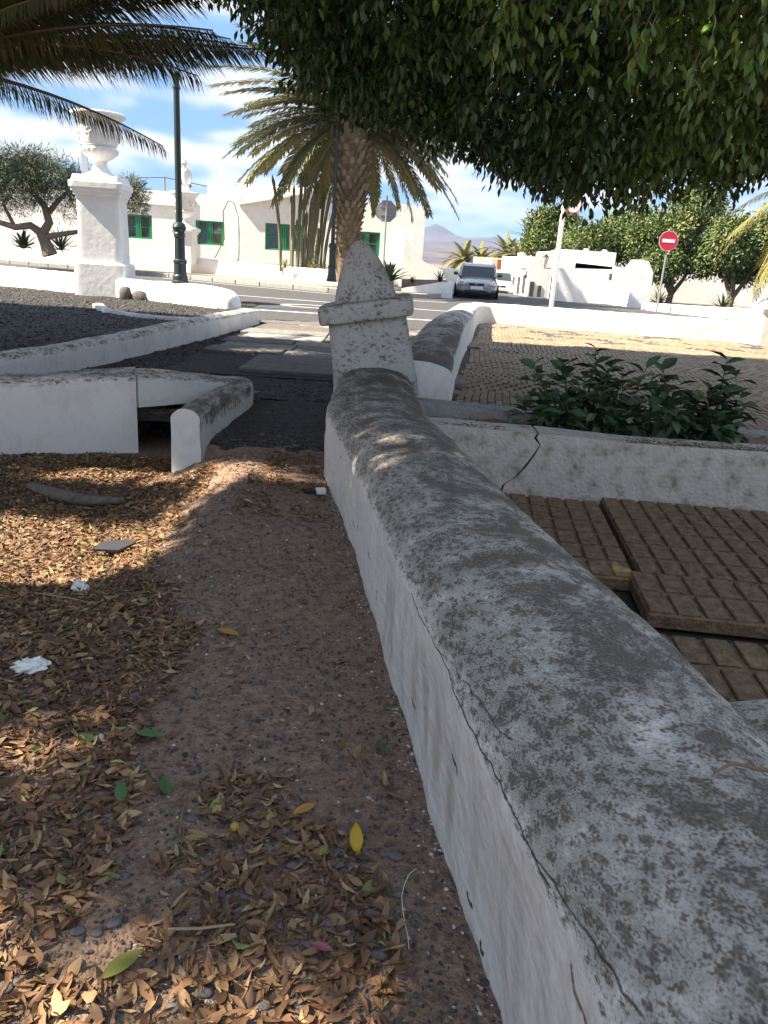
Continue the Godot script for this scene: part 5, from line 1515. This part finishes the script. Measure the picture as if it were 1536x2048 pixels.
func build_plants():
	var s1 = shrub(Vector3(1.25, 0.29, -4.76), "large leafy green shrub left in the cracked planter", [[-0.4, 0.4, 0.02, 14], [-0.33, 0.28, 0.1, 14], [-0.22, 0.42, 0, 15], [-0.1, 0.36, 0.1, 15], [-0.03, 0.52, -0.02, 18], [0.06, 0.42, 0.06, 15], [0.16, 0.36, -0.03, 15], [0.28, 0.42, 0.03, 14], [0.38, 0.3, 0.05, 12], [0.0, 0.26, 0.14, 14], [-0.42, 0.16, 0.1, 12], [0.22, 0.22, 0.14, 14], [-0.2, 0.2, 0.14, 14], [0.33, 0.14, 0.12, 12], [0.1, 0.14, 0.15, 12], [-0.3, 0.1, 0.12, 10]], 201)
	var s2 = shrub(Vector3(1.9, 0.29, -4.75), "smaller leafy green shrub right in the cracked planter", [[-0.26, 0.42, 0, 14], [-0.2, 0.26, 0.08, 12], [-0.05, 0.27, 0.05, 13], [0.06, 0.3, 0, 13], [0.12, 0.5, -0.02, 18], [0.15, 0.34, 0.04, 13], [0.2, 0.18, 0.08, 11], [0.02, 0.16, 0.13, 12], [-0.14, 0.14, 0.13, 11], [0.14, 0.14, 0.13, 11]], 202)
	for q in [[s1, Vector3(0.16, 0.3, 0.12)], [s2, Vector3(-0.3, 0.1, 0.12)], [s2, Vector3(-0.2, 0.08, 0.15)]]:
		var fl = MB.new()
		fl.cc = Color(0.5, 0.09, 0.04)
		for k in 6:
			var a = TAU * k / 6.0
			var d = Vector3(cos(a), 0.5, sin(a)).normalized()
			var x = Vector3.UP.cross(d).normalized()
			fl.leaf(Vector3.ZERO, Basis(x, d.cross(x), d), 0.035, 0.022)
		inst(fl, "flower", M.leaf, q[0], q[1])
	# near palm at the left, its crown leaning in from outside the frame
	var lp = thing("date_palm", "dark backlit palm fronds hanging in from the upper left corner", "palm", Vector3(-5.0, -0.22, -8.6))
	limb(lp, [Vector3(0, -0.1, 0), Vector3(0.05, 1.4, 0), Vector3(0.1, 2.95, 0)], [0.34, 0.3, 0.36], "trunk", M.palmbark)
	var fr = []
	for k in 3: fr.append(frond_mesh(260 + k, 105, [0.12, 0.2, 0.3][k], 0.14, 0.007, [Color(0.13, 0.16, 0.06), Color(0.18, 0.18, 0.08), Color(0.11, 0.13, 0.055)][k], 0.3, 0.1, Color(0.14, 0.10, 0.05), [0.55, 0.7, 0.8][k]))
	rng.seed = 27
	for q in [[-86, 0.17, 3.45, 0], [-84, -0.1, 2.45, 1], [-92, 0.33, 3.35, 0], [-102, 0.24, 3.2, 1], [-76, 0.3, 3.3, 1], [-95, 0.48, 3.3, 0], [-88, 0.7, 3.4, 1], [-70, 0.5, 3.3, 0], [-112, 0.45, 3.2, 0], [-64, 0.3, 2.9, 1], [-120, 0.3, 2.6, 1], [-105, 0.66, 3.3, 1], [-78, 0.85, 3.3, 0], [-130, 0.5, 3.0, 0], [-91, 0.95, 3.3, 1], [-83, 0.4, 3.1, 2], [-80, 0.58, 3.3, 2], [-97, 0.24, 2.9, 2], [-89, 0.25, 3.0, 1], [-110, 0.85, 3.2, 2], [-98, 0.55, 3.1, 2], [-90, 0.42, 3.3, 1]]:
		var o = inst(fr[q[3]], "frond", M.palm, lp, Vector3(0.1, 3.02, 0))
		o.basis = (Basis(Vector3.UP, deg_to_rad(q[0])) * Basis(Vector3.RIGHT, q[1])).scaled(Vector3.ONE * q[2])
	for k in 26:
		var o = inst(fr[k % 3], "frond", M.palm, lp, Vector3(0.05, 2.72, 0))
		o.basis = (Basis(Vector3.UP, deg_to_rad(rr(0, 180))) * Basis(Vector3.RIGHT, rr(0.0, 1.2))).scaled(Vector3.ONE * rr(2.8, 3.4))
	# twisted tree far left
	var tt = thing("twisted_tree", "twisted wind shaped tree with bare limbs at far left", "tree", Vector3(-13.95, 0.65, -31.5))
	var lb = mat(Color(0.2, 0.16, 0.13), 0.9)
	limb(tt, [Vector3(0.25, -0.1, 0), Vector3(0.1, 0.35, 0), Vector3(-0.05, 0.75, 0)], [0.3, 0.22, 0.2], "trunk", M.bark)
	limb(tt, [Vector3(-0.05, 0.7, 0), Vector3(-0.4, 0.95, 0.1), Vector3(-1.0, 0.85, 0.1), Vector3(-1.9, 1.05, 0), Vector3(-2.6, 1.4, 0)], [0.17, 0.14, 0.12, 0.09, 0.05])
	limb(tt, [Vector3(0, 0.65, 0), Vector3(0.3, 1.1, 0), Vector3(0.2, 1.7, 0.1), Vector3(-0.2, 2.1, 0), Vector3(-0.9, 2.5, 0)], [0.18, 0.16, 0.13, 0.1, 0.06])
	limb(tt, [Vector3(0.25, 1.4, 0), Vector3(0.7, 1.9, 0), Vector3(1.3, 2.4, 0.1)], [0.12, 0.09, 0.05])
	limb(tt, [Vector3(0.1, 0.55, 0), Vector3(0.8, 0.7, 0.1), Vector3(1.5, 0.85, 0), Vector3(2.2, 1.4, 0), Vector3(3.0, 1.9, 0)], [0.13, 0.1, 0.08, 0.06, 0.03])
	limb(tt, [Vector3(-1.0, 0.85, 0.1), Vector3(-1.4, 1.6, 0), Vector3(-1.5, 2.3, 0)], [0.08, 0.06, 0.03])
	var nc = [cluster(15, 60, 0.34, 0.2, 0.022, Color(0.03, 0.055, 0.025), Color(0.07, 0.10, 0.04), 0.0), cluster(16, 60, 0.34, 0.2, 0.022, Color(0.05, 0.07, 0.03), Color(0.10, 0.12, 0.05), 0.0)]
	var bc = [cluster(17, 40, 0.3, 0.16, 0.02, Color(0.10, 0.07, 0.05), Color(0.15, 0.12, 0.08), 0.3)]
	crown(tt, [[Vector3(-0.9, 3.0, 0), Vector3(1.3, 0.7, 0.9)], [Vector3(0.5, 2.8, 0.2), Vector3(1.1, 0.75, 0.8)], [Vector3(-2.2, 2.6, 0), Vector3(1.1, 0.8, 0.8)], [Vector3(1.5, 2.6, 0), Vector3(0.8, 0.6, 0.6)], [Vector3(-0.3, 2.2, 0.3), Vector3(0.9, 0.5, 0.6)], [Vector3(3.45, 2.15, 0), Vector3(0.65, 0.6, 0.5)]], 420, nc, M.leaf, 301, 0.7, 1.2, 0.3)
	crown(tt, [[Vector3(-1.6, 1.7, 0), Vector3(1.1, 0.5, 0.5)], [Vector3(1.2, 1.7, 0.1), Vector3(0.8, 0.5, 0.5)], [Vector3(-0.5, 1.5, 0.2), Vector3(0.5, 0.4, 0.4)]], 90, bc, M.leaf, 302, 0.7, 1.1, 0.2)

# ---------------------------------------------------------------- the ficus overhead
const SPOTS = [[-1.9, -3.35, 1.0, 0.52], [-2.7, -3.4, 0.9, 0.6], [-1.15, -3.45, 0.25, 0.3], [-1.75, -4.75, 0.45, 0.22], [-2.3, -4.6, 0.3, 0.2], [-0.92, -4.25, 0.36, 0.28], [-0.5, -4.3, 0.24, 0.12], [-0.5, -2.85, 0.05, 0.05], [-0.3, -2.75, 0.05, 0.05], [-0.95, -1.5, 0.3, 0.3], [-0.75, -1.1, 0.3, 0.2], [0.05, -0.95, 0.3, 0.14], [-0.6, -0.9, 0.2, 0.12], [-0.95, -1.85, 0.12, 0.14], [0.30, -3.5, 0.14, 0.12], [0.6, -3.3, 0.12, 0.1], [0.22, -3.1, 0.1, 0.1], [0.45, -3.85, 0.12, 0.1], [1.1, -3.15, 0.14, 0.12], [1.75, -2.95, 0.16, 0.12], [1.35, -2.35, 0.16, 0.12], [0.4, -4.6, 0.14, 0.12], [-1.6, -5.9, 0.25, 0.25], [-2.9, -5.6, 0.2, 0.2], [-1.4, -9.6, 0.5, 0.3], [-1.7, -12.0, 1.2, 0.7], [-1.2, -13.6, 2.0, 0.8]]
func sunlit(p):
	var k = p.y / SUN_FROM.y
	var x = p.x - SUN_FROM.x * k
	var z = p.z - SUN_FROM.z * k
	for s in SPOTS:
		var e = minf(0.2, 0.1 + 0.2 * s[2])
		if pow((x - s[0]) / (s[2] + e), 2) + pow((z - s[1]) / (s[3] + e), 2) < 1.0: return true
	if z < -13.4 and x > 1.0: return true
	return false
func under(x):   # height of the drooping skirt of the crown, seven metres out
	var P = [[-1.95, 3.5], [-1.6, 3.2], [-1.45, 3.05], [-1.31, 2.84], [-1.07, 2.6], [-0.74, 2.4], [-0.15, 2.27], [0.36, 2.12], [0.8, 1.93], [1.38, 1.74], [1.88, 1.78], [2.49, 1.9], [3.02, 2.0], [5.5, 2.3]]
	for k in P.size() - 1:
		if x <= P[k + 1][0]: return lerpf(P[k][1], P[k + 1][1], clampf((x - P[k][0]) / (P[k + 1][0] - P[k][0]), 0, 1))
	return 2.2
func build_ficus():
	var t = thing("ficus_tree", "spreading ficus tree with dense dark leaves overhanging from the upper right", "tree", Vector3(4.9, 0, -6.9))
	var o0 = t.position
	limb(t, [Vector3(0, -0.1, 0), Vector3(0.05, 1.2, 0), Vector3(-0.1, 2.2, 0)], [0.34, 0.26, 0.25], "trunk")
	for q in [[Vector3(1.2, 3.4, -6.0), Vector3(3.2, 2.9, -6.5)], [Vector3(-0.8, 3.9, -6.8), Vector3(2.6, 3.3, -7.0)], [Vector3(1.8, 2.75, -4.4), Vector3(3.4, 2.5, -5.8)], [Vector3(2.0, 3.6, -9.5), Vector3(3.6, 3.0, -8.0)], [Vector3(0.0, 4.6, -10.5), Vector3(3.0, 3.8, -8.6)], [Vector3(2.4, 2.2, -6.3), Vector3(3.6, 2.3, -6.6)]]:
		limb(t, [Vector3(-0.1, 2.0, 0), q[1] - o0, q[0].lerp(q[1], 0.4) + Vector3(0, 0.1, 0) - o0, q[0] - o0], [0.15, 0.08, 0.045, 0.012])
	rng.seed = 401
	var cg0 = Color(0.03, 0.065, 0.018)
	var cg1 = Color(0.065, 0.115, 0.028)
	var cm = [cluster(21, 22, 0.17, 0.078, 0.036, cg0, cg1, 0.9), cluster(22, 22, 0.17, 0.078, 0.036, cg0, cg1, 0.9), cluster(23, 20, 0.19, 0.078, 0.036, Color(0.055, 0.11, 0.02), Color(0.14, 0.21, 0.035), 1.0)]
	var xf = [[], [], []]
	var hole = FastNoiseLite.new(); hole.seed = 4; hole.frequency = 1.1; hole.fractal_octaves = 2
	for k in 9500:
		var z = rr(-9.6, -3.6)
		var x = rr(-2.0, 5.4)
		var edge = hole.get_noise_2d(x * 2.2, z * 2.2)
		var lo = under(x) + 0.22 * absf(z + 7.0) + 0.18 * edge
		if z > -5.5: lo += 0.16 * (z + 5.5) * 1.2
		var y = lo + 0.08 + 2.3 * pow(rng.randf(), 1.5)
		var p = Vector3(x, y, z)
		if x < -1.0 and y < 1.95 + 0.8 * absf(x): continue
		if hole.get_noise_3d(x * 1.3, y * 1.3, z * 1.3) > 0.36: continue
		if sunlit(p): continue
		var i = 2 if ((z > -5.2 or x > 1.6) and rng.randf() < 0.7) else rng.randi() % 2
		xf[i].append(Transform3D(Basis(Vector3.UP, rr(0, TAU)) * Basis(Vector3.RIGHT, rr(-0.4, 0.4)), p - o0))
	# the part of the crown beyond, which shades the plaza
	var big = [cluster(24, 42, 0.3, 0.1, 0.048, cg0, cg1, 0.6), cluster(25, 42, 0.3, 0.1, 0.048, cg0, cg1, 0.6)]
	var bx = [[], []]
	for k in 6500:
		var y = rr(4.7, 5.9)
		var p = Vector3(rr(0.4, 8.8) + SUN_FROM.x * y / SUN_FROM.y, y, rr(-13.3, -7.4) + SUN_FROM.z * y / SUN_FROM.y)
		if hole.get_noise_3d(p.x, p.y, p.z) > 0.45 or sunlit(p): continue
		bx[k % 2].append(Transform3D(Basis(Vector3.UP, rr(0, TAU)), p - o0))
	var cr = Node3D.new(); cr.name = "crown"; t.add_child(cr, true)
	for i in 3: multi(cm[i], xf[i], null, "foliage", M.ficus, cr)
	for i in 2: multi(big[i], bx[i], null, "foliage", M.ficus, cr)
	# nearest hanging sprays, leaf by leaf
	var lm = []
	for k in 6:
		var mb = MB.new()
		mb.cc = [Color(0.07, 0.14, 0.025), Color(0.09, 0.17, 0.03), Color(0.055, 0.11, 0.025), Color(0.12, 0.21, 0.035), Color(0.08, 0.15, 0.03), Color(0.22, 0.28, 0.04)][k]
		mb.leaf(Vector3.ZERO, Basis(), 1.0, 0.44, 0.2, 0.1 + 0.05 * k)
		lm.append(mb.mesh())
	var n = 0
	while n < 296:
		var a = Vector3(rr(0.35, 2.15), 0, rr(-4.9, -3.9))
		a.y = 1.25 + (-a.z) * rr(0.27, 0.40)
		if a.x > 1.2: a.y -= rr(0.0, 0.3)
		var l = rr(0.2, 0.34)
		var b = a + Vector3(rr(-0.08, 0.08), -l, rr(-0.08, 0.08))
		limb(t, [a - o0 + Vector3(0.03, 0.06, -0.05), a - o0, b - o0], [0.002, 0.002, 0.001], "twig")
		for k in 9:
			var p = a.lerp(b, k / 8.0)
			var az = k * 2.3 + rr(-0.4, 0.4)
			var el = rr(-1.35, -0.55)
			var d = Vector3(cos(az) * cos(el), sin(el), sin(az) * cos(el))
			var x = Vector3.UP.cross(d).normalized()
			var o = inst(lm[rng.randi() % 5 if rng.randf() < 0.96 else 5], "leaf", M.ficus, cr)
			o.transform = Transform3D(Basis(x, d.cross(x), d).rotated(d, rr(-0.6, 0.6)).scaled(Vector3.ONE * rr(0.06, 0.09)), p - o0)
			n += 1
	# second ficus: its crown is overhead and out of the frame, and lays the dappled shade on the near yard
	var t2 = thing("ficus_tree", "ficus standing left of the yard whose crown shades leaf litter and wall", "tree", Vector3(-6.2, -0.2, -1.6))
	var o2 = t2.position
	limb(t2, [Vector3(0, -0.1, 0), Vector3(0.1, 2.0, -0.1), Vector3(0.3, 3.9, -0.3)], [0.32, 0.25, 0.24], "trunk")
	for q in [Vector3(-6.5, 5.9, -4.0), Vector3(-4.0, 6.0, -2.5), Vector3(-3.0, 6.0, 0.5), Vector3(-7.0, 6.0, -1.0), Vector3(-7.5, 6.3, -9.0)]:
		limb(t2, [Vector3(0.3, 3.7, -0.3), (q - o2) * 0.5 + Vector3(0, 1.4, 0), q - o2], [0.16, 0.09, 0.03])
	var bx2 = [[], []]
	rng.seed = 402
	for k in 14500:
		var y = rr(5.5, 6.6)
		var g = Vector2(rr(-2.9, 2.9), rr(-8.2, 1.3))
		if k % 5 < 2:
			y = rr(5.6, 6.8)
			g = Vector2(rr(-8.5, 0.5), rr(-14.6, -5.5))
		var p = Vector3(g.x + SUN_FROM.x * y / SUN_FROM.y, y, g.y + SUN_FROM.z * y / SUN_FROM.y)
		if hole.get_noise_3d(p.x * 0.9, p.y, p.z * 0.9) > 0.5 or sunlit(p): continue
		bx2[k % 2].append(Transform3D(Basis(Vector3.UP, rr(0, TAU)), p - o2))
	var cr2 = Node3D.new(); cr2.name = "crown"; t2.add_child(cr2, true)
	for i in 2: multi(big[i], bx2[i], null, "foliage", M.ficus, cr2)

# ---------------------------------------------------------------- litter
func dry_leaf(sd):
	var g = RandomNumberGenerator.new(); g.seed = sd
	var mb = MB.new()
	var curl = g.randf_range(0.6, 4.2) * (1.0 if g.randf() < 0.75 else -1.0)
	var bend = g.randf_range(-0.8, 1.8)
	var twist = g.randf_range(-2.2, 2.2)
	var wf = g.randf_range(0.55, 1.15)
	var W = [0.03, 0.34 * wf, 0.5 * wf * g.randf_range(0.8, 1.1), 0.36 * wf, 0.03]
	for j in 5:
		var t = j / 4.0
		for i in 3:
			var s = (i - 1.0)
			var w = W[j] * 0.5
			var a = curl * s * 0.5
			var x = (sin(a) / (curl * 0.5) if absf(curl) > 0.05 else s) * w
			var y = (1.0 - cos(a)) / maxf(absf(curl) * 0.5, 0.2) * w * signf(curl)
			var q = Vector2(x, y).rotated(twist * (t - 0.5))
			mb.add(Vector3(q.x, q.y + bend * 0.25 * pow(t - 0.4, 2.0) * 2.0 + g.randf_range(-0.045, 0.045), t - 0.5), Vector2(i * 0.5, t))
	for j in 4:
		for i in 2:
			var a = j * 3 + i
			mb.tri(a, a + 3, a + 4); mb.tri(a, a + 4, a + 1)
	return mb.mesh()
func litter_d(x, z):
	var d = 0.0
	var e = hn.get_noise_2d(x * 2.2 + 30, z * 2.2)
	var xb = -0.6 + 0.1 * e
	if z < -2.4: xb = lerpf(-0.68, -1.02, ss(-2.4, -3.2, z)) + 0.12 * e
	if z > -1.62: xb = -0.5 + 0.2 * e
	if x < xb: d = 1.0
	if z < -4.55: d = 1.0 if (x < -1.4 and z > -5.35 + (x + 1.84) * 0.3 * 0.0) else 0.0
	if pow((x + 0.15) / 0.28, 2) + pow((z + 1.18) / 0.26, 2) + e * 0.9 < 0.8: d = 0.85
	if pow((x + 0.29) / 0.11, 2) + pow((z + 1.53) / 0.1, 2) < 1.0: d = 0.8
	if z > -1.05 and x < 0.2: d = maxf(d, 0.5)
	if z < -3.5 and z > -5.0 and x > -0.75 and x < -0.32 - 0.178 * 0.0 and e > -0.15: d = 0.45
	if z <= -5.0 and z > -6.2 and x > -1.1 and x < -0.4: d = 0.12
	if d == 0.0 and z > -4.6: d = 0.025
	return d
func lie(x, z, s, lift = 0.5):
	var b = Basis(Vector3.UP, rr(0, TAU)) * Basis(Vector3.RIGHT, rr(-0.35, 0.35)) * Basis(Vector3.BACK, rr(-0.6, 0.6))
	return Transform3D(b * Basis.from_scale(Vector3(s * rr(0.55, 1.1), s * rr(0.8, 1.3), s)), Vector3(x, soil_h(x, z) + 0.006 + lift * s * 0.12 * rng.randf() * 2.0, z))
func leafcol():
	var r = rng.randf()
	var g = rr(0.7, 1.3)
	if r < 0.5: return Color(0.18, 0.095, 0.045) * g
	if r < 0.72: return Color(0.29, 0.18, 0.09) * g
	if r < 0.93: return Color(0.105, 0.058, 0.033) * g
	if r < 0.975: return Color(0.36, 0.26, 0.12) * g
	return Color(0.20, 0.22, 0.06) * g
func build_litter():
	rng.seed = 501
	var V = []
	for k in 12: V.append(dry_leaf(620 + k))
	var xf = []
	var cl = []
	for k in 12:
		xf.append([]); cl.append([])
	var near = []
	var n = 0
	for k in 260000:
		if n >= 44000: break
		var z = -0.8 - 4.6 * pow(rng.randf(), 1.25)
		var x = rr(-3.4, 0.1 if z > -3 else -0.25)
		if z < -5.0: x = rr(-3.2, -0.4)
		var xw = 0.24 + (z + 1.0) * 0.178
		if x > xw - 0.03: continue
		if rng.randf() > litter_d(x, z): continue
		var s = rr(0.032, 0.06) if rng.randf() < 0.7 else rr(0.015, 0.035)
		var tr = lie(x, z, s)
		n += 1
		if z > -1.62 and z < -0.98 and x > z * 0.62 and near.size() < 290 and rng.randf() < 0.6: near.append(tr)
		else:
			var i = rng.randi() % 12
			xf[i].append(tr); cl[i].append(leafcol())
	var root = Node3D.new(); root.name = numbered("leaf_litter"); add_child(root, true)
	root.set_meta("kind", "stuff")
	tag(root, "thick brown carpet of fallen dry leaves over the left yard", "leaf litter")
	for i in 12:
		multi(V[i], xf[i], cl[i], "fallen_leaves", M.dry, root)
	var cm = []
	for k in 7:
		var m = leafmat(Color(0.03, 0.02, 0.008), 0.7); m.vertex_color_use_as_albedo = false
		m.albedo_color = [Color(0.18, 0.095, 0.045), Color(0.23, 0.125, 0.058), Color(0.125, 0.07, 0.038), Color(0.29, 0.175, 0.09), Color(0.105, 0.058, 0.033), Color(0.36, 0.26, 0.135), Color(0.19, 0.11, 0.055)][k].linear_to_srgb()
		cm.append(m)
	for tr in near:
		var o = inst(V[rng.randi() % 12], "dry_leaf", cm[rng.randi() % 7])
		o.transform = tr
		tag(o, "curled dry brown leaf lying in the foreground litter", "leaf", "dry leaves nearest the camera")
	# single leaves that stand out
	var sl = func(x, z, s, turn, col, label, called = "fallen_leaf", tilt = 0.0):
		var mb = MB.new()
		mb.grid(4, 8, func(u, v):
			var w = 0.21 * pow(sin(PI * clampf(v, 0.02, 0.99)), 0.8) * (1.1 - 0.3 * v)
			return Vector3((u - 0.5) * 2.0 * w, 0.1 * absf(u - 0.5) + 0.05 * sin(v * 3.0), 0.5 - v))
		var m = mat(col, 0.45); m.cull_mode = BaseMaterial3D.CULL_DISABLED
		var o = inst(mb, called, m)
		o.transform = Transform3D((Basis(Vector3.UP, turn) * Basis(Vector3.RIGHT, tilt)).scaled(Vector3.ONE * s), Vector3(x, soil_h(x, z) + 0.012 + s * 0.4 * absf(sin(tilt)), z))
		tag(o, label, "leaf")
	var gr = Color(0.07, 0.15, 0.045)
	sl.call(-0.59, -1.75, 0.078, 1.45, gr, "fresh green leaf lying across the litter edge above two others")
	sl.call(-0.575, -1.5, 0.07, 0.3, gr * 0.9, "oval green leaf upright beside bare earth, lower of the green pair", "fallen_leaf", 0.3)
	sl.call(-0.485, -1.545, 0.07, 0.5, gr * 0.8, "green leaf just right of the oval green leaf")
	sl.call(-0.745, -1.72, 0.07, 1.2, gr * 0.8, "darker green leaf in the litter left of the bright one")
	sl.call(0.035, -1.76, 0.06, 0.4, gr * 0.7, "dark green leaf lying close to the wall foot")
	sl.call(-0.135, -2.05, 0.04, 0.1, gr, "tiny green leaf alone on the bare earth path")
	sl.call(-0.015, -1.4, 0.075, 0.1, Color(0.48, 0.30, 0.015), "bright yellow leaf standing out at the litter patch edge", "fallen_leaf", 0.35)
	sl.call(-0.14, -1.485, 0.062, -0.9, Color(0.40, 0.2, 0.03), "orange brown leaf alone on the earth above the yellow leaf")
	sl.call(-0.86, -2.55, 0.07, 0.8, Color(0.2, 0.2, 0.05), "yellow green leaf in shade near the litter edge")
	sl.call(-0.5, -2.33, 0.085, 1.2, Color(0.35, 0.2, 0.03), "yellow and brown leaf on the path in mid distance")
	sl.call(-0.42, -1.06, 0.085, -0.7, Color(0.16, 0.17, 0.035), "olive leaf low in the foreground near the pale stick")
	# twigs
	var stick = func(pts, r, label, m, called = "twig"):
		var mb = MB.new()
		var q = []
		for p in pts: q.append(Vector3(p[0], soil_h(p[0], p[1]) + p[2], p[1]))
		mb.tube(q, r, 6)
		tag(inst(mb, called, m), label, "twig")
	stick.call([[-0.425, -1.52, 0.008], [-0.415, -1.44, 0.011], [-0.405, -1.38, 0.008]], [0.0022, 0.003, 0.0024], "short upright looking brown twig on bare earth", M.wood)
	stick.call([[-0.36, -1.135, 0.012], [-0.30, -1.142, 0.013], [-0.235, -1.155, 0.012]], [0.0032, 0.0034, 0.0028], "pale stick lying level in the foreground litter", mat(Color(0.36, 0.26, 0.17), 0.8))
	stick.call([[0.118, -1.335, 0.006], [0.103, -1.31, 0.009], [0.092, -1.28, 0.011], [0.087, -1.25, 0.011], [0.088, -1.22, 0.01], [0.093, -1.19, 0.008], [0.099, -1.16, 0.006], [0.101, -1.13, 0.004]], 0.0008, "thin white curved thread of straw beside the wall foot", M.paper, "straw")
	stick.call([[-1.35, -2.75, 0.02], [-1.15, -2.62, 0.022], [-1.03, -2.53, 0.015]], [0.003, 0.003, 0.002], "long thin twig below the small tissue", mat(Color(0.3, 0.23, 0.16), 0.8))
	stick.call([[-2.1, -4.35, 0.03], [-1.9, -4.22, 0.045], [-1.7, -4.15, 0.04], [-1.5, -4.2, 0.03]], [0.03, 0.04, 0.035, 0.02], "thick dead branch half buried in the shaded leaf bed", M.bark, "dead_branch")
	# tissues, plate, box, fruit, petal
	var crump = func(x, z, s, label, sd):
		var g = FastNoiseLite.new(); g.seed = sd; g.frequency = 1.0; g.fractal_octaves = 2
		var mb = MB.new()
		mb.grid(36, 18, func(u, v):
			var d = Vector3(cos(TAU * u) * sin(PI * v), -cos(PI * v), -sin(TAU * u) * sin(PI * v))
			var r = 0.75 + 0.75 * absf(g.get_noise_3dv(d * 1.1)) + 0.35 * absf(g.get_noise_3dv(d * 2.8)) - 0.2 * absf(g.get_noise_3dv(d * 5.5 + Vector3(7, 0, 0)))
			return Vector3(d.x * r * 0.8, maxf(0.0, 0.16 + d.y * r * 0.38), d.z * r * 0.5))
		var m = mat(Color(0.76, 0.76, 0.72), 0.9); m.cull_mode = BaseMaterial3D.CULL_DISABLED
		var o = inst(mb, "tissue", m)
		o.transform = Transform3D(Basis(Vector3.UP, 0.4 + sd).scaled(Vector3.ONE * s), Vector3(x, soil_h(x, z) + 0.008, z))
		tag(o, label, "tissue")
	crump.call(-1.03, -2.03, 0.062, "crumpled white tissue lying on leaves at the left edge", 3)
	crump.call(-1.2, -2.82, 0.06, "small white tissue at the edge of sun and shade", 5)
	var sp = MB.new()
	sp.prism([Vector2(-0.09, -0.03), Vector2(0.02, -0.05), Vector2(0.1, 0.02), Vector2(0.06, 0.05), Vector2(-0.05, 0.045)], 0.0, 0.012)
	var so = inst(sp, "slate_piece", M.slate, null, Vector3(-1.28, soil_h(-1.28, -3.42) + 0.04, -3.42)); so.rotation = Vector3(-PI * 0.5 + 0.15, 0.3, 0.0)
	tag(so, "dark flat shard lying on sunlit leaves beside the mound", "shard")
	var bx = thing("litter_box", "tiny black and white carton lying against the wall foot", "carton", Vector3(-0.37, soil_h(-0.37, -4.0) + 0.02, -4.0))
	var m1 = MB.new(); m1.box(Vector3(0.02, 0, 0), Vector3(0.05, 0.03, 0.04), Basis(Vector3.UP, 0.3), 0.002); inst(m1, "white_side", M.paper, bx)
	m1 = MB.new(); m1.box(Vector3(-0.04, -0.008, 0), Vector3(0.07, 0.015, 0.04), Basis(Vector3.UP, 0.2), 0.002); inst(m1, "black_side", M.dark, bx)
	var f = MB.new(); f.slathe([[-0.011, 0.003, 0.003], [-0.008, 0.008, 0.008], [0.0, 0.012, 0.012], [0.008, 0.009, 0.009], [0.012, 0.002, 0.002]], 14)
	tag(inst(f, "fig_fruit", mat(Color(0.38, 0.27, 0.06), 0.5), null, Vector3(-0.29, soil_h(-0.29, -1.42) + 0.011, -1.42)), "small round yellow fruit beside a little leaf pile", "fruit")
	sl.call(-0.065, -1.12, 0.045, 1.3, Color(0.3, 0.09, 0.10), "pink red petal in the lower leaf patch", "petal")
	# larger pebbles in the foreground
	var pm = MB.new()
	pm.slathe([[-0.5, 0.4, 0.4], [-0.2, 0.95, 0.8], [0.15, 1.0, 0.85], [0.4, 0.6, 0.55], [0.48, 0.2, 0.2]], 9, 2.3)
	var px = pm.mesh()
	for k in 70:
		var z = rr(-1.5, -0.98); var x = rr(-0.62, 0.15)
		if x > 0.2 + (z + 1.0) * 0.178: continue
		var o = inst(px, "pebble", M.rock)
		var s = rr(0.007, 0.014)
		o.transform = Transform3D(Basis(Vector3.UP, rr(0, TAU)).scaled(Vector3(s * 1.3, s * 0.8, s)), Vector3(x, soil_h(x, z) + s * 0.25, z))
		tag(o, "smooth dark grey pebble among the foreground leaves", "pebble", "pebbles in the foreground litter")
